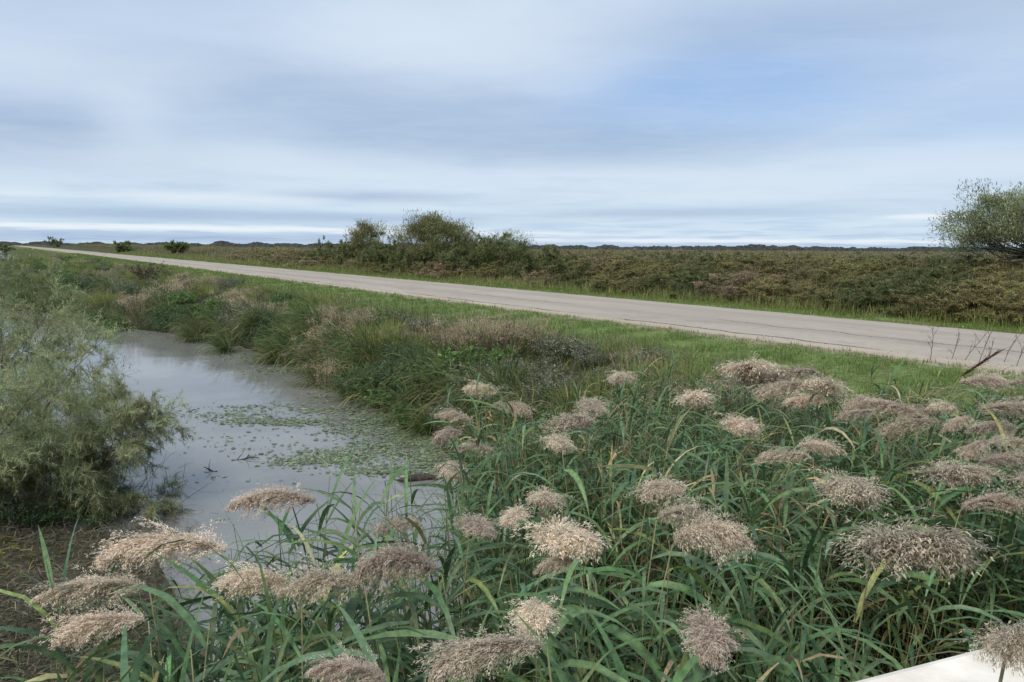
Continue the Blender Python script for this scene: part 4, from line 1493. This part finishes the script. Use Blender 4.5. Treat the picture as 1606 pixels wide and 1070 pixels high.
# open marsh behind, to the tree line
n = 26000
dist = 32 * (520 / 32) ** rng.uniform(0, 1, n)
azm = rng.uniform(-0.72, 0.72, n)
X, Y = dist * np.tan(azm), dist
D_ = X * math.cos(TH) + Y * math.sin(TH); t_ = -X * math.sin(TH) + Y * math.cos(TH)
ok = (D_ > R1 + 9)
D_, t_, dist = D_[ok], t_[ok], dist[ok]
n = len(D_)
m1 = fbm(D_, t_, 60, 81)
c = palette([(0.19, 0.165, 0.075), (0.14, 0.13, 0.06), (0.10, 0.10, 0.05), (0.22, 0.17, 0.11)], (3, 3, 2, 1.5), n) * (1 + 0.25 * m1)[:, None]
B = Bag().add(*blade_field(D_, t_, rng.uniform(0.35, 0.75, n) * (0.9 + 0.2 * m1), 0.05 * (1 + dist * 0.02), c, (0.3, 1.0), 2, 0.45))
tag(obj('marsh_grass', B.mesh('marsh_grass', M_GRASS)), 'tawny marsh grass on the flat land reaching the horizon', kind='stuff')

# trees beyond the road
TREEC = [(0.206, 0.224, 0.101), (0.154, 0.187, 0.077), (0.279, 0.267, 0.131), (0.367, 0.317, 0.167)]


def shrub_at(name, label, cat, px, dist, H, cols, wts, group=None, **kw):
    q = Pd(px, 400, dist)
    D_, t_ = to_dt(q)
    w, c = feathery(H, cols=cols, weights=wts, **kw)
    return feathery_tree(name, label, cat, (q[0], q[1], float(gz(D_, t_))), w, c, group)




def clump_tree(name, label, cat, px, dist, pyc, half, halfz, cols, wts, ncl, per, spl, spw, csz, ntrunk=3, r0=0.06, low=0.25):
    """trunk and limbs carrying loose clumps of fine sprays, spread through an uneven crown"""
    q = Pd(px, pyc, dist)
    D_, t_ = to_dt(q)
    z0 = float(gz(D_, t_))
    wood, crown = Bag(), Bag()
    cz = q[2] - z0
    cen = []
    while len(cen) < ncl:
        v = rng.normal(0, 1, 3)
        v = v / np.linalg.norm(v) * rng.uniform(0.25, 1.0) ** 0.5
        if v[2] < -0.75:
            continue
        k = 0.80 + 0.42 * float(fbm(np.array(v[0] * 3 + v[2] * 2), np.array(v[1] * 3 - v[2]), 1.6, int(px)))
        cen.append((v[0] * half * k, v[1] * half * 0.9 * k, max(cz + v[2] * halfz * k, low)))
    cen = np.array(cen)
    roots = np.stack([rng.normal(0, 0.12 + half * 0.08, ntrunk), rng.normal(0, 0.12, ntrunk), np.full(ntrunk, -0.1)], -1)
    forks = roots + np.stack([rng.normal(0, half * 0.15, ntrunk), rng.normal(0, half * 0.15, ntrunk), np.full(ntrunk, max(cz - halfz * 0.8, 0.4))], -1)
    for a, b in zip(roots, forks):
        wood.add(*tube(np.array([a, a * 0.5 + b * 0.5 + rng.normal(0, 0.05, 3), b]), (r0, r0 * 0.85, r0 * 0.7), 6))
    for c_ in cen[::2]:
        f = forks[np.argmin(np.linalg.norm((forks - c_)[:, :2], axis=1))]
        m = f * 0.45 + c_ * 0.55 + np.array([0, 0, -0.12 * half]) + rng.normal(0, 0.06 * half, 3)
        wood.add(*tube(np.array([f, m, c_]), (r0 * 0.32, r0 * 0.18, r0 * 0.06), 4, False))
    k = np.repeat(np.arange(ncl), per)
    sz = csz * rng.uniform(0.45, 1.6, ncl)
    off = np.clip(rng.normal(0, 1, (ncl * per, 3)), -1.7, 1.7) * np.array([1.15, 1.15, 0.7]) * sz[k][:, None]
    pts = cen[k] + off
    out = unit(pts - np.array([0, 0, cz - halfz]))
    n = len(pts)
    tone = np.exp(rng.normal(0, 0.28, ncl))[k]
    c = palette(cols, wts, n, 0.18) * tone[:, None]
    crown.add(*ribbons(pts, out * 0.7 + rng.normal(0, 0.6, (n, 3)), rng.uniform(*spl, n), spw * rng.uniform(0.6, 1.4, n), rng.uniform(0.1, 0.9, n), 1, (1.0, 0.3), c))
    return feathery_tree(name, label, cat, (q[0], q[1], z0), wood, crown)


clump_tree('bushy_tree', 'large ragged bush with open crown rising beyond the middle of the road', 'bush', 683, 41, 372, 2.5, 1.35, TREEC, (3, 3, 2, 1), 80, 300, (0.08, 0.18), 0.027, 0.25, 5, 0.045)
clump_tree('bushy_tree', 'smaller ragged bush with rusty tinge left of the large one', 'bush', 572, 50, 372, 1.45, 1.2, TREEC + [(0.30, 0.20, 0.11)], (3, 3, 2, 1, 1.4), 36, 260, (0.09, 0.2), 0.03, 0.24, 3, 0.045)
clump_tree('bushy_tree', 'low rounded dark bush right of the large ragged one', 'bush', 800, 36, 388, 1.7, 0.6, DGREEN, (3, 3, 2, 2), 40, 190, (0.07, 0.16), 0.02, 0.22, 4, 0.04)
for px, dist, H in ((520, 55, 1.9), (605, 45, 1.8), (735, 37, 1.8), (655, 40, 1.6), (850, 32, 1.3), (628, 44, 2.2), (765, 36, 1.75), (625, 43, 2.0), (642, 41, 1.8), (752, 37, 2.1), (530, 52, 1.8), (548, 50, 1.7), (712, 39, 2.15), (590, 46, 1.5), (830, 34, 1.6), (780, 38, 1.7), (880, 31, 1.3), (730, 40, 1.9)):
    shrub_at('bush', 'dark green bush in the thicket, ' + ('left of both ragged bushes' if px < 570 else 'between the two ragged bushes' if px < 640 else 'at the foot of the large ragged bush' if px < 740 else 'next to the low rounded bush'), 'bush', px, dist, H, DGREEN + TREEC[:1], (3, 3, 2, 1, 2), 'thicket bushes ' + ('at the left' if px < 570 else 'in the middle' if px < 640 else 'at the foot' if px < 740 else 'at the right'), nstem=11, inc=(0.2, 1.1), nbr=9, ntw=6, nsp=24, spl=(0.08, 0.17), spw=0.017, droop=0.5, r0=0.025, base_r=0.6, tipfrom=0.1)
clump_tree('tamarisk_tree', 'airy pale green tree standing alone behind the scrub at the right', 'tree', 1592, 21, 350, 2.35, 1.05, [(0.24, 0.28, 0.14), (0.29, 0.32, 0.175), (0.18, 0.215, 0.11), (0.35, 0.37, 0.27)], (3, 2, 3, 1.5), 130, 300, (0.05, 0.12), 0.021, 0.20, 2, 0.075)
for px, dist, H, lab in ((88, 290, 4.4, 'small dark tree above the far end of the road, second from the left'), (8, 250, 3.4, 'low dark tree at the left end of the horizon behind the road'), (197, 132, 2.2, 'wide low bush on the horizon third from the left'), (283, 97, 1.7, 'faint low bush on the horizon between the wide low bush and the thicket')):
    shrub_at('horizon_tree', lab, 'tree', px, dist, H, DGREEN, (3, 3, 2, 2), None, nstem=9, inc=(0.2, 1.0), nbr=6, ntw=5, nsp=14, spl=(0.3, 0.6), spw=0.09, droop=0.4, r0=0.05, base_r=0.5, tipfrom=0.2)

# far-off wood along the horizon: one mass
n = 7000
azm = rng.uniform(-0.75, 0.75, n)
dist = 560 + rng.uniform(-40, 160, n)
hh = 2.4 + 0.9 * fbm(azm * 1000, azm * 0, 130, 91) + 1.0 * fbm(azm * 1000, azm * 0, 37, 92)
X, Y = dist * np.tan(azm), dist
pp = np.stack([X, Y, -0.3 + np.clip(hh, 1.5, 9) * rng.uniform(0, 1, n) ** 0.7], -1)
B = Bag()
for k in range(3):
    ax_ = np.linspace(-0.8, 0.8, 700)
    dd_ = 575 + 50 * k
    hb = np.clip(2.7 + 0.9 * fbm(ax_ * 1000, ax_ * 0, 130, 91) + 1.0 * fbm(ax_ * 1000, ax_ * 0, 37, 92) + 0.7 * fbm(ax_ * 1000, ax_ * 0, 9, 93 + k), 1.6, 9)
    lo_ = np.stack([dd_ * np.tan(ax_), dd_ + 0 * ax_, 0 * ax_ - 1], -1)
    V = np.concatenate([lo_, lo_ + np.stack([0 * ax_, 6 + 3 * np.sin(ax_ * 900), hb + 1], -1), lo_ + np.stack([0 * ax_, 30 + 0 * ax_, 0 * ax_], -1)])
    i = np.arange(699)
    B.add(V, np.concatenate([np.stack([i, i + 1, i + 701, i + 700], -1), np.stack([i + 700, i + 701, i + 1401, i + 1400], -1)]), np.repeat(vary((0.075, 0.088, 0.07), 1), len(V), 0))
B.add(*leaflets(pp, rng.uniform(0.5, 1.2, n), palette([(0.07, 0.085, 0.07), (0.085, 0.10, 0.075), (0.11, 0.115, 0.09)], (2, 2, 1), n, 0.15), 0.6))
tag(obj('distant_wood', B.mesh('distant_wood', M_FOLIAGE)), 'low dark wood along the horizon', kind='stuff')

# ------------------------------------------------------------------ white parapet of the bridge the camera stands on
a = P(1372, 1070, 0.78)[:2]; b = P(1548, 1024, 0.78)[:2]
u_ = (b - a) / np.linalg.norm(b - a)
nrm = np.array([u_[1], -u_[0]])                     # towards the camera
p0 = a - u_ * 1.6
t = thing('bridge_parapet', 'white painted parapet of the bridge in the bottom right corner', 'parapet', (p0[0], p0[1], -0.4), math.atan2(u_[1], u_[0]))


def bevel_box(x0, x1, y0, y1, z0, z1, bv):
    xs = (x0, x0 + bv, x1 - bv, x1)
    prof = ((y0, z0), (y0, z1 - bv), (y0 + bv * .3, z1 - bv * .3), (y0 + bv, z1), (y1 - bv, z1), (y1 - bv * .3, z1 - bv * .3), (y1, z1 - bv), (y1, z0))
    V = np.array([(x, y, z) for x in (x0, x1) for y, z in prof])
    k = len(prof)
    F = np.array([(i, (i + 1) % k, k + (i + 1) % k, k + i) for i in range(k)])
    me = bpy.data.meshes.new('box')
    me.from_pydata(V.tolist(), [], [tuple(f) for f in F] + [tuple(range(k - 1, -1, -1)), tuple(range(k, 2 * k))])
    me.materials.append(M_PAINT)
    return me


obj('wall', bevel_box(0, 4.2, -0.30, -0.05, 0, 1.098, 0.004), t)
obj('coping', bevel_box(-0.03, 2.6, -0.36, 0.026, 1.10, 1.18, 0.02), t)
obj('coping', bevel_box(2.606, 4.23, -0.36, 0.026, 1.10, 1.18, 0.02), t)
